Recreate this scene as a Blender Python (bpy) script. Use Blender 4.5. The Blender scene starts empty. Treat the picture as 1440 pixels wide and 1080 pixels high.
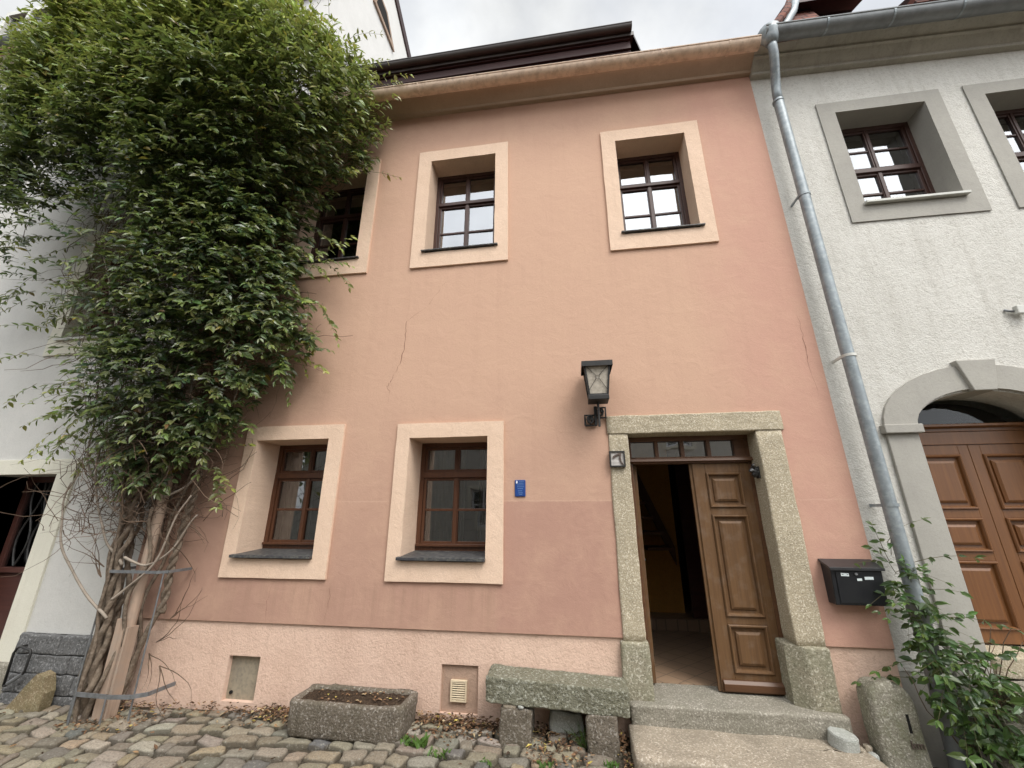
import bpy, bmesh, math, random
from mathutils import Vector, Matrix, noise as mnoise
random.seed(7)
C = bpy.context.scene.collection
S = bpy.context.scene
rad = math.radians
U = random.uniform

# ------------------------------------------------------------------ materials
class NT:
    def __init__(s, m):
        m.use_nodes = True; s.t = m.node_tree; s.n = s.t.nodes; s.l = s.t.links; s.n.clear()
        s.out = s.n.new('ShaderNodeOutputMaterial')
    def new(s, typ, **kw):
        n = s.n.new(typ)
        for k, v in kw.items(): setattr(n, k, v)
        return n
    def set(s, n, **kw):
        for k, v in kw.items():
            i = n.inputs[k.replace('_', ' ')]
            if hasattr(v, 'is_linked') or hasattr(v, 'links'): s.l.new(v, i)
            else: i.default_value = v
        return n
    def noise(s, co, scale, detail=5, rough=.6, dist=0.):
        n = s.new('ShaderNodeTexNoise'); s.set(n, Vector=co, Scale=scale, Detail=detail, Roughness=rough, Distortion=dist)
        return n.outputs['Fac']
    def ramp(s, fac, a, b):
        n = s.new('ShaderNodeMapRange'); n.clamp = True
        s.l.new(fac, n.inputs['Value']); n.inputs['From Min'].default_value = a; n.inputs['From Max'].default_value = b
        return n.outputs['Result']
    def mix(s, fac, a, b, blend='MIX'):
        n = s.new('ShaderNodeMix', data_type='RGBA', blend_type=blend)
        for k, v in ((0, fac), (6, a), (7, b)):
            if hasattr(v, 'links'): s.l.new(v, n.inputs[k])
            else: n.inputs[k].default_value = v if k == 0 else tuple(v) + ((1,) if len(v) == 3 else ())
        return n.outputs[2]
    def math(s, op, a, b=0.):
        n = s.new('ShaderNodeMath', operation=op)
        for k, v in ((0, a), (1, b)):
            if hasattr(v, 'links'): s.l.new(v, n.inputs[k])
            else: n.inputs[k].default_value = v
        return n.outputs[0]
    def bump(s, h, strength, dist, prev=None):
        n = s.new('ShaderNodeBump'); n.inputs['Strength'].default_value = strength; n.inputs['Distance'].default_value = dist
        s.l.new(h, n.inputs['Height'])
        if prev: s.l.new(prev, n.inputs['Normal'])
        return n.outputs['Normal']
    def geo(s): return s.new('ShaderNodeNewGeometry').outputs['Position']
    def xyz(s, co):
        n = s.new('ShaderNodeSeparateXYZ'); s.l.new(co, n.inputs[0]); return n.outputs
    def mapping(s, co, scale):
        n = s.new('ShaderNodeMapping'); s.l.new(co, n.inputs['Vector']); n.inputs['Scale'].default_value = scale
        return n.outputs[0]
    def bsdf(s, col, rough=.8, normal=None, spec=.3, metal=0.):
        b = s.new('ShaderNodeBsdfPrincipled')
        for k, v in (('Base Color', col), ('Roughness', rough), ('Metallic', metal), ('Specular IOR Level', spec)):
            if hasattr(v, 'links'): s.l.new(v, b.inputs[k])
            else: b.inputs[k].default_value = (tuple(v) + (1,)) if k == 'Base Color' else v
        if normal: s.l.new(normal, b.inputs['Normal'])
        s.l.new(b.outputs[0], s.out.inputs[0]); return b

def plain(name, c1, c2=None, sc=4., rough=.7, bs=60., bst=.2, bd=.004, spec=.3, metal=0., fine=None, fsc=90.):
    m = bpy.data.materials.new(name); t = NT(m); co = t.geo()
    col = t.mix(t.ramp(t.noise(co, sc), .35, .65), c1, c2 or c1)
    if fine: col = t.mix(t.math('MULTIPLY', t.ramp(t.noise(co, fsc, 3), .45, .7), .6), col, fine)
    nm = t.bump(t.noise(co, bs, 4), bst, bd) if bst else None
    t.bsdf(col, rough, nm, spec, metal); return m

def stucco_pink():
    m = bpy.data.materials.new('pink_stucco'); t = NT(m); co = t.geo(); x, y, z = t.xyz(co)
    peach, rose, deep = (.57, .37, .27), (.44, .27, .205), (.365, .225, .172)
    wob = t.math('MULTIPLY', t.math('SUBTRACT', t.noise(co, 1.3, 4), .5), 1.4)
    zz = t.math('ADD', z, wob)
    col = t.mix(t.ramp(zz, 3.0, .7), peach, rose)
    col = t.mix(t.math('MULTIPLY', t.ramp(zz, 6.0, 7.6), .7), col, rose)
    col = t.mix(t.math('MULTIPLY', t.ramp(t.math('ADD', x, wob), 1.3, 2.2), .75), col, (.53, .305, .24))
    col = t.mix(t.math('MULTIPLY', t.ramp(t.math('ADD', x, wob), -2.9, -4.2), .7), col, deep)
    # repainted field under the seam
    zs = t.math('ADD', z, t.math('MULTIPLY', t.noise(co, 9, 3), .03))
    patch = t.math('MULTIPLY', t.math('MULTIPLY', t.ramp(zs, 1.685, 1.67), t.ramp(x, -.8, -.72)), t.ramp(x, 1.5, 1.4))
    col = t.mix(t.math('MULTIPLY', patch, .8), col, (.425, .25, .195))
    band = t.math('MULTIPLY', t.ramp(zs, 1.69, 1.68), t.ramp(x, -2.5, -2.7 + .3))
    seam = t.math('MULTIPLY', t.ramp(zs, 1.672, 1.68), t.ramp(zs, 1.693, 1.685))
    seam = t.math('MULTIPLY', seam, t.ramp(t.noise(co, 3, 3), .35, .55))
    col = t.mix(t.math('MULTIPLY', seam, .35), col, (.65, .45, .34))
    # water runs: vertical streaks
    st = t.ramp(t.noise(t.mapping(co, (7, 1, .35)), 1.0, 4, .7), .52, .75)
    col = t.mix(t.math('MULTIPLY', st, .12), col, (.36, .22, .16))
    col = t.mix(t.math('MULTIPLY', t.ramp(t.noise(co, 1.9, 7, .74), .46, .66), .35), col, (.60, .40, .285))
    col = t.mix(t.math('MULTIPLY', t.ramp(t.noise(co, 55, 3), .5, .75), .22), col, (.36, .22, .16))
    # rain runs below the windows
    run = t.ramp(t.noise(t.mapping(co, (11, 1, .25)), 1.0, 5, .75), .46, .66)
    m1 = t.math('MULTIPLY', t.math('MULTIPLY', t.ramp(zs, .9, .8), t.ramp(zs, .35, .75)), t.math('MULTIPLY', t.ramp(x, -4.0, -3.7), t.ramp(x, -.6, -.9)))
    m2 = t.math('MULTIPLY', t.math('MULTIPLY', t.ramp(zs, 4.62, 4.55), t.ramp(zs, 3.3, 4.4)), t.math('MULTIPLY', t.ramp(x, -2.1, -1.8), t.ramp(x, 1.9, 1.6)))
    col = t.mix(t.math('MULTIPLY', run, t.math('ADD', t.math('MULTIPLY', m1, .4), t.math('MULTIPLY', m2, .06))), col, (.30, .19, .135))
    # trowel strokes
    tr = t.noise(t.mapping(co, (2.4, 1, 2.8)), 2.0, 9, .66, .5)
    n1 = t.bump(tr, .22, .03); n2 = t.bump(t.noise(co, 130, 3), .35, .004, n1)
    t.bsdf(col, .9, n2, .15); return m

def stucco(name, c1, c2, dark, trow=.6, grain=.5, gs=90., gd=.005, mott=.3, streak=.15):
    m = bpy.data.materials.new(name); t = NT(m); co = t.geo()
    col = t.mix(t.ramp(t.noise(co, 1.6, 6, .7), .35, .68), c1, c2)
    col = t.mix(t.math('MULTIPLY', t.ramp(t.noise(t.mapping(co, (6, 3, .4)), 1., 5, .7), .5, .75), streak), col, dark)
    col = t.mix(t.math('MULTIPLY', t.ramp(t.noise(co, gs * .6, 3), .5, .7), mott), col, dark)
    tr = t.noise(t.mapping(co, (4, 1, 4)), 2.4, 9, .7, .6)
    n1 = t.bump(tr, trow, .025); n2 = t.bump(t.noise(co, gs, 4), grain, gd, n1)
    t.bsdf(col, .9, n2, .15); return m

def granite(name, base, dark, light, sc=110., moss=None, mo=.5, rough=.85, bd=.006, low=None):
    m = bpy.data.materials.new(name); t = NT(m); co = t.geo()
    col = t.mix(t.ramp(t.noise(co, 3, 5), .3, .7), base, [c * .8 for c in base])
    col = t.mix(t.ramp(t.noise(co, sc, 2, .5), .56, .72), col, dark)
    col = t.mix(t.ramp(t.noise(co, sc * .8, 2, .5), .47, .33), col, light)
    if moss:
        f = t.math('MULTIPLY', t.ramp(t.noise(co, 5, 7, .75), .42, .62), mo)
        col = t.mix(f, col, moss)
    if low:
        x, y, z = t.xyz(co)
        f = t.math('MULTIPLY', t.ramp(t.math('ADD', z, t.math('MULTIPLY', t.noise(co, 7, 5), .25)), low[1], low[2]), .7)
        col = t.mix(f, col, low[0])
    n1 = t.bump(t.noise(co, 22, 5, .7), .5, .02); n2 = t.bump(t.noise(co, sc * .9, 3), .6, bd, n1)
    t.bsdf(col, rough, n2, .2); return m

def wood(name, c1, c2, vert=True, rough=.42, spec=.4, gsc=1., worn=0.):
    m = bpy.data.materials.new(name); t = NT(m); co = t.geo()
    g = t.noise(t.mapping(co, (38 * gsc, 38 * gsc, 1.6 * gsc) if vert else (1.6 * gsc, 38 * gsc, 38 * gsc)), 1., 5, .65, .6)
    col = t.mix(t.ramp(g, .35, .65), c1, c2)
    col = t.mix(t.math('MULTIPLY', t.ramp(t.noise(co, 2.5, 4), .4, .7), .4), col, [c * .7 for c in c1])
    if worn: col = t.mix(t.math('MULTIPLY', t.ramp(t.noise(co, 9, 5), .5, .7), worn), col, (.3, .26, .22))
    t.bsdf(col, rough, t.bump(g, .15, .003), spec); return m

def leafmat(name, rough=.3, tr=.28):
    m = bpy.data.materials.new(name); t = NT(m)
    a = t.new('ShaderNodeAttribute', attribute_name='col').outputs['Color']
    b = t.bsdf(a, rough, None, .5)
    tn = t.new('ShaderNodeBsdfTranslucent')
    t.l.new(t.mix(.5, a, (.26, .33, .07)), tn.inputs[0])
    mx = t.new('ShaderNodeMixShader'); mx.inputs[0].default_value = tr
    t.l.new(b.outputs[0], mx.inputs[1]); t.l.new(tn.outputs[0], mx.inputs[2]); t.l.new(mx.outputs[0], t.out.inputs[0])
    return m

def attrmat(name, rough=.85, bs=70., bd=.006, speck=.4, spec=.25):
    m = bpy.data.materials.new(name); t = NT(m); co = t.geo()
    a = t.new('ShaderNodeAttribute', attribute_name='col').outputs['Color']
    col = t.mix(t.math('MULTIPLY', t.ramp(t.noise(co, bs, 4), .42, .65), speck), a, (.07, .06, .045))
    col = t.mix(t.math('MULTIPLY', t.ramp(t.noise(co, bs * .5, 5, .7), .55, .7), speck), col, (.42, .40, .34))
    n1 = t.bump(t.noise(co, 16, 5, .7), .5, .02); n2 = t.bump(t.noise(co, bs, 4), .5, bd, n1)
    t.bsdf(col, rough, n2, spec); return m

def glassmat(name, ior=1.9, tint=(.75, .8, .8)):
    m = bpy.data.materials.new(name); t = NT(m)
    f = t.new('ShaderNodeFresnel'); f.inputs[0].default_value = ior
    tr = t.new('ShaderNodeBsdfTransparent'); tr.inputs[0].default_value = tint + (1,)
    gl = t.new('ShaderNodeBsdfGlossy'); gl.inputs['Roughness'].default_value = .012; gl.inputs[0].default_value = (.95, .97, 1, 1)
    bm_ = t.bump(t.noise(t.geo(), 2.5, 2), .06, .02); t.l.new(bm_, gl.inputs['Normal'])
    mx = t.new('ShaderNodeMixShader')
    t.l.new(f.outputs[0], mx.inputs[0]); t.l.new(tr.outputs[0], mx.inputs[1]); t.l.new(gl.outputs[0], mx.inputs[2]); t.l.new(mx.outputs[0], t.out.inputs[0])
    return m

M = {}
M['pink'] = stucco_pink()
M['plinth'] = stucco('pink_plinth', (.70, .51, .405), (.62, .435, .34), (.42, .28, .21), .4, .6, 60, .009, .35, .25)
M['peach'] = stucco('peach_surround', (.76, .57, .435), (.70, .515, .385), (.48, .34, .25), .35, .5, 110, .004, .3, .2)
M['cornice'] = stucco('peach_cornice', (.46, .345, .255), (.40, .295, .215), (.28, .20, .145), .2, .3, 90, .003, .2, .1)
M['white'] = stucco('white_roughcast', (.655, .64, .595), (.58, .565, .52), (.37, .345, .30), .5, .9, 65, .010, .4, .38)
M['greytrim'] = stucco('grey_trim', (.40, .385, .345), (.345, .33, .30), (.22, .21, .19), .2, .3, 100, .003, .2, .15)
M['greycorn'] = stucco('grey_cornice', (.46, .435, .375), (.38, .36, .31), (.21, .195, .16), .2, .3, 80, .003, .3, .5)
M['leftwall'] = stucco('pale_wall', (.61, .60, .57), (.55, .545, .52), (.40, .39, .37), .25, .6, 110, .004, .25, .08)
M['leftbase'] = stucco('grey_lower_wall', (.43, .43, .43), (.39, .39, .39), (.28, .28, .28), .2, .5, 110, .004, .25, .08)
M['cream'] = stucco('cream_trim', (.70, .68, .58), (.63, .61, .52), (.40, .36, .28), .15, .3, 110, .003, .2, .15)
M['gable'] = stucco('white_gable', (.78, .78, .76), (.72, .72, .70), (.55, .55, .52), .3, .5, 90, .004, .2, .1)
M['opp'] = stucco('pale_facade', (.62, .60, .54), (.57, .55, .49), (.30, .28, .25), .2, .3, 90, .004, .2, .1)
M['frame_stone'] = granite('yellow_granite', (.46, .395, .285), (.17, .14, .10), (.66, .60, .48), 100., (.36, .31, .22), .35, low=((.22, .21, .17), .5, .2))
M['base_stone'] = granite('grey_yellow_granite', (.31, .28, .205), (.10, .09, .065), (.52, .49, .40), 80., (.20, .20, .13), .5)
M['sill_stone'] = granite('grey_granite_step', (.285, .262, .215), (.12, .105, .085), (.46, .43, .37), 90., (.18, .17, .13), .5)
M['slab_stone'] = granite('pinkish_granite_slab', (.36, .305, .235), (.14, .115, .085), (.53, .47, .39), 85., (.20, .17, .13), .5)
M['bench_stone'] = granite('mossy_granite', (.20, .195, .145), (.05, .05, .035), (.38, .38, .32), 60., (.14, .13, .085), .5, bd=.03)
M['trough_stone'] = granite('trough_granite', (.165, .138, .108), (.06, .05, .04), (.34, .31, .27), 70., (.10, .085, .06), .7, bd=.016)
M['mile_stone'] = granite('milestone_granite', (.27, .25, .20), (.09, .085, .065), (.44, .42, .36), 90., (.15, .155, .09), .6)
M['concrete'] = granite('concrete', (.40, .41, .38), (.28, .28, .26), (.5, .5, .48), 120., (.3, .32, .27), .3)
M['dark_granite'] = granite('dark_rockface', (.145, .145, .145), (.05, .05, .05), (.26, .26, .26), 60., None, bd=.012)
M['wedge'] = granite('brown_sandstone', (.26, .20, .12), (.10, .08, .05), (.38, .32, .22), 90., (.15, .14, .07), .4)
M['win_wood'] = wood('window_wood', (.11, .045, .022), (.075, .03, .016), True, .4)
M['win_wood_up'] = wood('upper_window_wood', (.075, .036, .028), (.05, .025, .02), True, .4)
M['door_wood'] = wood('door_wood', (.155, .083, .036), (.11, .057, .026), True, .55, .3, 1., .14)
M['frame_wood'] = wood('door_frame_wood', (.125, .058, .028), (.085, .04, .02), False, .4)
M['red_wood'] = wood('red_brown_door', (.185, .079, .027), (.135, .056, .021), True, .4)
M['dark_red'] = wood('dark_red_boards', (.045, .016, .015), (.03, .012, .012), False, .6)
M['old_board'] = wood('pinkish_board', (.46, .34, .26), (.34, .25, .19), True, .8, .2, .6, .5)
M['brown_door'] = wood('maroon_door', (.085, .032, .024), (.06, .024, .02), False, .5)
M['slate'] = plain('slate_sill', (.055, .055, .06), (.035, .035, .04), 6, .5, 50, .2, .003, .4, 0, (.2, .2, .17), 25)
M['zinc'] = plain('weathered_zinc', (.28, .315, .335), (.205, .235, .25), 5, .5, 40, .12, .003, .5, .35, (.40, .44, .45), 18)
M['zinc_dark'] = plain('dark_zinc', (.23, .245, .25), (.165, .175, .18), 4, .5, 40, .12, .003, .5, .3, (.25, .26, .26), 14)
M['lightmetal'] = plain('light_sheet', (.62, .62, .58), (.5, .5, .46), 6, .5, 60, .1, .002, .4)
M['gutter'] = plain('peach_gutter', (.76, .585, .45), (.68, .51, .38), 3, .45, 30, .1, .003, .4, 0, (.40, .28, .2), 12)
M['brown_gutter'] = plain('brown_gutter', (.06, .05, .045), (.04, .033, .03), 4, .45, 40, .1, .002, .5)
M['iron'] = plain('black_iron', (.018, .018, .019), (.03, .028, .026), 20, .5, 70, .3, .003, .4)
M['iron_grey'] = plain('galvanised_iron', (.24, .25, .26), (.16, .165, .17), 20, .5, 80, .2, .002, .5, .5)
M['box_black'] = plain('black_enamel', (.012, .013, .016), (.017, .018, .02), 8, .4, 90, .1, .001, .4)
M['lid_black'] = plain('black_lid', (.03, .03, .032), (.02, .02, .022), 8, .35, 90, .1, .001, .5)
M['label'] = plain('white_sticker', (.72, .78, .78), (.62, .70, .72), 40, .5, 90, .05, .001)
M['ink'] = plain('grey_ink', (.2, .24, .28), (.15, .18, .2), 40, .6, 90, .05, .001)
M['blue'] = plain('blue_enamel', (.012, .045, .20), (.015, .06, .24), 12, .35, 60, .05, .001, .5)
M['pale_ink'] = plain('pale_print', (.12, .22, .45), (.16, .27, .5), 20, .5, 60, 0)
M['white_paint'] = plain('white_paint', (.75, .77, .8), None, 5, .5, 60, 0)
M['tile'] = plain('glazed_tile', (.52, .49, .46), (.42, .40, .38), 14, .3, 30, .3, .004, .5)
M['seven'] = plain('brown_glaze', (.085, .065, .055), (.12, .09, .075), 20, .35, 50, .2, .002, .5)
M['crack'] = plain('crack_line', (.20, .10, .07), (.26, .13, .09), 30, .95, 90, 0)
M['hatch'] = plain('weathered_panel', (.33, .28, .205), (.25, .215, .165), 5, .85, 80, .3, .003, .2, 0, (.17, .155, .12), 30)
M['hatch_pink'] = stucco('patched_panel', (.43, .30, .225), (.36, .25, .19), (.24, .17, .13), .5, .5, 80, .005, .3, .2)
M['plastic'] = plain('cream_plastic', (.68, .57, .40), (.62, .51, .36), 9, .5, 60, .05, .001)
M['dark'] = plain('dark_cavity', (.01, .009, .008), None, 5, .9, 50, 0)
M['soil'] = plain('soil', (.055, .038, .026), (.032, .022, .016), 14, .95, 60, .9, .02, .1, 0, (.13, .09, .06), 70)
M['bark'] = plain('vine_bark', (.20, .155, .115), (.11, .085, .065), 12, .9, 60, .9, .012, .1, 0, (.31, .255, .20), 30)
M['twig'] = plain('dry_twig', (.17, .12, .085), (.10, .07, .052), 6, .9, 60, .3, .003, .1)
M['pale_stem'] = plain('pale_dry_stem', (.34, .29, .24), (.26, .22, .18), 6, .9, 60, .3, .003, .1)
M['green_stem'] = plain('green_stem', (.16, .17, .06), (.14, .10, .05), 6, .7, 60, .1, .002, .2)
M['leaf'] = leafmat('leaf')
M['stone'] = attrmat('cobble', .85, 90., .01, .55)
M['litter'] = attrmat('dry_leaf', .8, 60, .002, .15, .2)
M['ground'] = plain('joint_earth', (.075, .062, .046), (.045, .037, .028), 7, .95, 55, .8, .02, .1, 0, (.16, .14, .10), 60)
M['floor'] = None
M['ochre'] = stucco('ochre_hall_wall', (.62, .34, .09), (.54, .28, .075), (.25, .13, .04), .2, .3)
M['stair_wood'] = wood('stair_wood', (.17, .08, .03), (.11, .05, .02), True, .5)
M['curtain'] = plain('pale_curtain', (.55, .52, .46), (.45, .43, .38), 9, .9, 40, .3, .004)
M['ochre_blind'] = plain('ochre_blind', (.25, .15, .06), (.20, .12, .05), 5, .8, 40, .2, .004)
M['glass'] = glassmat('window_glass', 2.5)
M['glass_up'] = glassmat('upper_window_glass', 3.7)
M['dark_glass'] = glassmat('arched_fanlight_glass', 1.4)
M['fan_glass'] = glassmat('fanlight_glass', 3.6)
def tilefloor():
    m = bpy.data.materials.new('hall_tiles'); t = NT(m); co = t.geo()
    mp = t.new('ShaderNodeMapping'); t.l.new(co, mp.inputs['Vector']); mp.inputs['Rotation'].default_value = (0, 0, rad(45))
    b = t.new('ShaderNodeTexBrick'); t.l.new(mp.outputs[0], b.inputs['Vector'])
    b.offset = 0.; b.inputs['Scale'].default_value = 1.; b.inputs['Brick Width'].default_value = .2; b.inputs['Row Height'].default_value = .2
    b.inputs['Mortar Size'].default_value = .006
    b.inputs['Color1'].default_value = (.30, .205, .135, 1); b.inputs['Color2'].default_value = (.265, .18, .12, 1); b.inputs['Mortar'].default_value = (.16, .115, .08, 1)
    t.bsdf(b.outputs['Color'], .5, None, .4); return m
M['floor'] = tilefloor()
def rooftile():
    m = bpy.data.materials.new('roof_tiles'); t = NT(m); co = t.geo()
    b = t.new('ShaderNodeTexBrick'); mp = t.mapping(co, (1, .0, .75)); 
    sx = t.xyz(co); cb = t.new('ShaderNodeCombineXYZ'); t.l.new(sx[0], cb.inputs[0]); t.l.new(sx[2], cb.inputs[1]); t.l.new(cb.outputs[0], b.inputs['Vector'])
    b.inputs['Scale'].default_value = 1.; b.inputs['Brick Width'].default_value = .18; b.inputs['Row Height'].default_value = .13; b.inputs['Mortar Size'].default_value = .012
    b.inputs['Color1'].default_value = (.20, .075, .05, 1); b.inputs['Color2'].default_value = (.12, .055, .045, 1); b.inputs['Mortar'].default_value = (.04, .02, .018, 1)
    t.bsdf(b.outputs['Color'], .8, t.bump(b.outputs['Fac'], -1, .02), .2); return m
M['roof'] = rooftile()
def frosted():
    m = bpy.data.materials.new('frosted_lamp_glass'); t = NT(m); co = t.geo()
    col = t.mix(t.ramp(t.noise(co, 25, 4), .4, .65), (.50, .45, .38), (.36, .32, .26))
    b = t.bsdf(col, .3, t.bump(t.noise(co, 60, 3), .4, .004), .5); return m
M['frost'] = frosted()

# ------------------------------------------------------------------ objects
LOC = {}
def wloc(o): return LOC.get(o.name, Vector((0, 0, 0))) if o else Vector((0, 0, 0))
def thing(name, label, cat, loc, group=None):
    o = bpy.data.objects.new(name, None); C.objects.link(o); o.location = loc; LOC[o.name] = Vector(loc)
    o.empty_display_size = .1
    o['label'] = label; o['category'] = cat
    if group: o['group'] = group
    return o
def tag(o, label, cat, group=None):
    o['label'] = label; o['category'] = cat
    if group: o['group'] = group
    return o

class MB:
    def __init__(s): s.v = []; s.f = []; s.c = None
    def vert(s, p, c=None):
        s.v.append(tuple(p))
        if s.c is not None: s.c.append(c)
        return len(s.v) - 1
    def face(s, pts, c=None):
        s.f.append([s.vert(p, c) for p in pts])
    def box(s, a, b):
        x0, y0, z0 = a; x1, y1, z1 = b
        i = len(s.v)
        for z in (z0, z1):
            for p in ((x0, y0), (x1, y0), (x1, y1), (x0, y1)): s.vert((p[0], p[1], z))
        for q in ((0, 3, 2, 1), (4, 5, 6, 7), (0, 1, 5, 4), (1, 2, 6, 5), (2, 3, 7, 6), (3, 0, 4, 7)): s.f.append([i + k for k in q])
        return s
    def tube(s, pts, r, n=8, cap=True, c=None):
        pts = [Vector(p) for p in pts]; rings = []
        rs = r if isinstance(r, (list, tuple)) else [r] * len(pts)
        nrm = None
        for i, p in enumerate(pts):
            d = (pts[min(i + 1, len(pts) - 1)] - pts[max(i - 1, 0)])
            d = d.normalized() if d.length > 1e-9 else Vector((0, 0, 1))
            if nrm is None:
                nrm = d.orthogonal().normalized()
            else:
                nrm = nrm - d * nrm.dot(d)
                nrm = nrm.normalized() if nrm.length > 1e-6 else d.orthogonal().normalized()
            b = d.cross(nrm)
            rings.append([s.vert(p + (nrm * math.cos(2 * math.pi * k / n) + b * math.sin(2 * math.pi * k / n)) * rs[i], c) for k in range(n)])
        for a, b in zip(rings, rings[1:]):
            for k in range(n): s.f.append([a[k], a[(k + 1) % n], b[(k + 1) % n], b[k]])
        if cap: s.f.append(rings[0][::-1]); s.f.append(rings[-1])
        return s
    def prism(s, prof, x0, x1, zl=0., zr=0., cap=True):      # (y,z) profile swept along x, ends shifted in z
        a = [s.vert((x0, y, z + zl)) for y, z in prof]; b = [s.vert((x1, y, z + zr)) for y, z in prof]
        n = len(prof)
        for i in range(n if cap else n - 1):
            j = (i + 1) % n; s.f.append([a[i], a[j], b[j], b[i]])
        if cap: s.f.append(a[::-1]); s.f.append(b)
        return s
    def poly_y(s, pts, y0, y1):      # (x,z) outline extruded in y
        a = [s.vert((x, y0, z)) for x, z in pts]; b = [s.vert((x, y1, z)) for x, z in pts]; n = len(pts)
        for i in range(n): j = (i + 1) % n; s.f.append([a[i], b[i], b[j], a[j]])
        s.f.append(a); s.f.append(b[::-1]); return s
    def poly_x(s, pts, x0, x1):      # (y,z) outline extruded in x
        a = [s.vert((x0, y, z)) for y, z in pts]; b = [s.vert((x1, y, z)) for y, z in pts]; n = len(pts)
        for i in range(n): j = (i + 1) % n; s.f.append([a[i], b[i], b[j], a[j]])
        s.f.append(a); s.f.append(b[::-1]); return s
    def build(s, name, m, parent=None, smooth=False, bevel=0., fix=True, rough=None, kind=None, loc=None):
        o_ = wloc(parent) if parent else Vector(loc or (0, 0, 0))
        me = bpy.data.meshes.new(name)
        me.from_pydata([tuple(Vector(p) - o_) for p in s.v], [], s.f)
        if s.c is not None:
            at = me.color_attributes.new('col', 'FLOAT_COLOR', 'POINT')
            at.data.foreach_set('color', [k for c in s.c for k in (c[0], c[1], c[2], 1.)])
        if fix or rough:
            bm = bmesh.new(); bm.from_mesh(me)
            if rough:
                cuts, amp, fr = rough
                bmesh.ops.remove_doubles(bm, verts=bm.verts, dist=1e-5)
                bmesh.ops.subdivide_edges(bm, edges=bm.edges[:], cuts=cuts, use_grid_fill=True)
                for v in bm.verts: v.co += mnoise.noise_vector((v.co + o_) * fr) * amp
            bmesh.ops.recalc_face_normals(bm, faces=bm.faces)
            bm.to_mesh(me); bm.free()
        me.materials.append(m)
        if smooth: me.polygons.foreach_set('use_smooth', [True] * len(me.polygons))
        o = bpy.data.objects.new(name, me); C.objects.link(o)
        if parent:
            o.parent = parent
            LOC[o.name] = o_
        else:
            o.location = o_; LOC[o.name] = o_
        if bevel:
            b = o.modifiers.new('b', 'BEVEL'); b.width = bevel; b.segments = 2; b.limit_method = 'ANGLE'; b.angle_limit = rad(40)
        if kind: o['kind'] = kind
        return o
def smooth_by_angle(o, a=40):
    bm = bmesh.new(); bm.from_mesh(o.data)
    for e in bm.edges:
        if len(e.link_faces) == 2 and e.calc_face_angle(0) > rad(a): e.smooth = False
    for f in bm.faces: f.smooth = True
    bm.to_mesh(o.data); bm.free(); return o

def rock_box(a, b, r=.03, cuts=10, amp=.012, fr=6., name='stone', m=None, parent=None, loc=None, shear=None, fine=.004):
    a = Vector(a); b = Vector(b); c = (a + b) / 2; h = (b - a) / 2
    bm = bmesh.new(); bmesh.ops.create_cube(bm, size=2.)
    bmesh.ops.subdivide_edges(bm, edges=bm.edges[:], cuts=cuts, use_grid_fill=True)
    o_ = wloc(parent) if parent else Vector(loc or (0, 0, 0))
    for v in bm.verts:
        # spread the grid so that vertices crowd the edges
        p = Vector([math.copysign(min(1., abs(k)) ** .75, k) * hh for k, hh in zip(v.co, h)])
        q = Vector([max(-hh + r, min(hh - r, k)) for k, hh in zip(p, h)])
        d = p - q
        if d.length > 1e-6: p = q + d.normalized() * r
        w = p + c
        p += mnoise.noise_vector(w * fr) * amp + mnoise.noise_vector(w * fr * 5) * fine
        w = p + c
        if shear: w = shear(w)
        v.co = w - o_
    me = bpy.data.meshes.new(name); bm.to_mesh(me); bm.free(); me.materials.append(m)
    me.polygons.foreach_set('use_smooth', [True] * len(me.polygons))
    o = bpy.data.objects.new(name, me); C.objects.link(o)
    if parent: o.parent = parent
    else: o.location = o_
    LOC[o.name] = o_
    return o

def ring_panel(mb, x0, x1, z0, z1, prof):
    """rectangular loops (inset, y): a moulded field"""
    prev = None
    for ins, y in prof:
        cur = [mb.vert((x0 + ins, y, z0 + ins)), mb.vert((x1 - ins, y, z0 + ins)), mb.vert((x1 - ins, y, z1 - ins)), mb.vert((x0 + ins, y, z1 - ins))]
        if prev:
            for k in range(4): mb.f.append([prev[k], prev[(k + 1) % 4], cur[(k + 1) % 4], cur[k]])
        prev = cur
    mb.f.append(prev)

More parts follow.
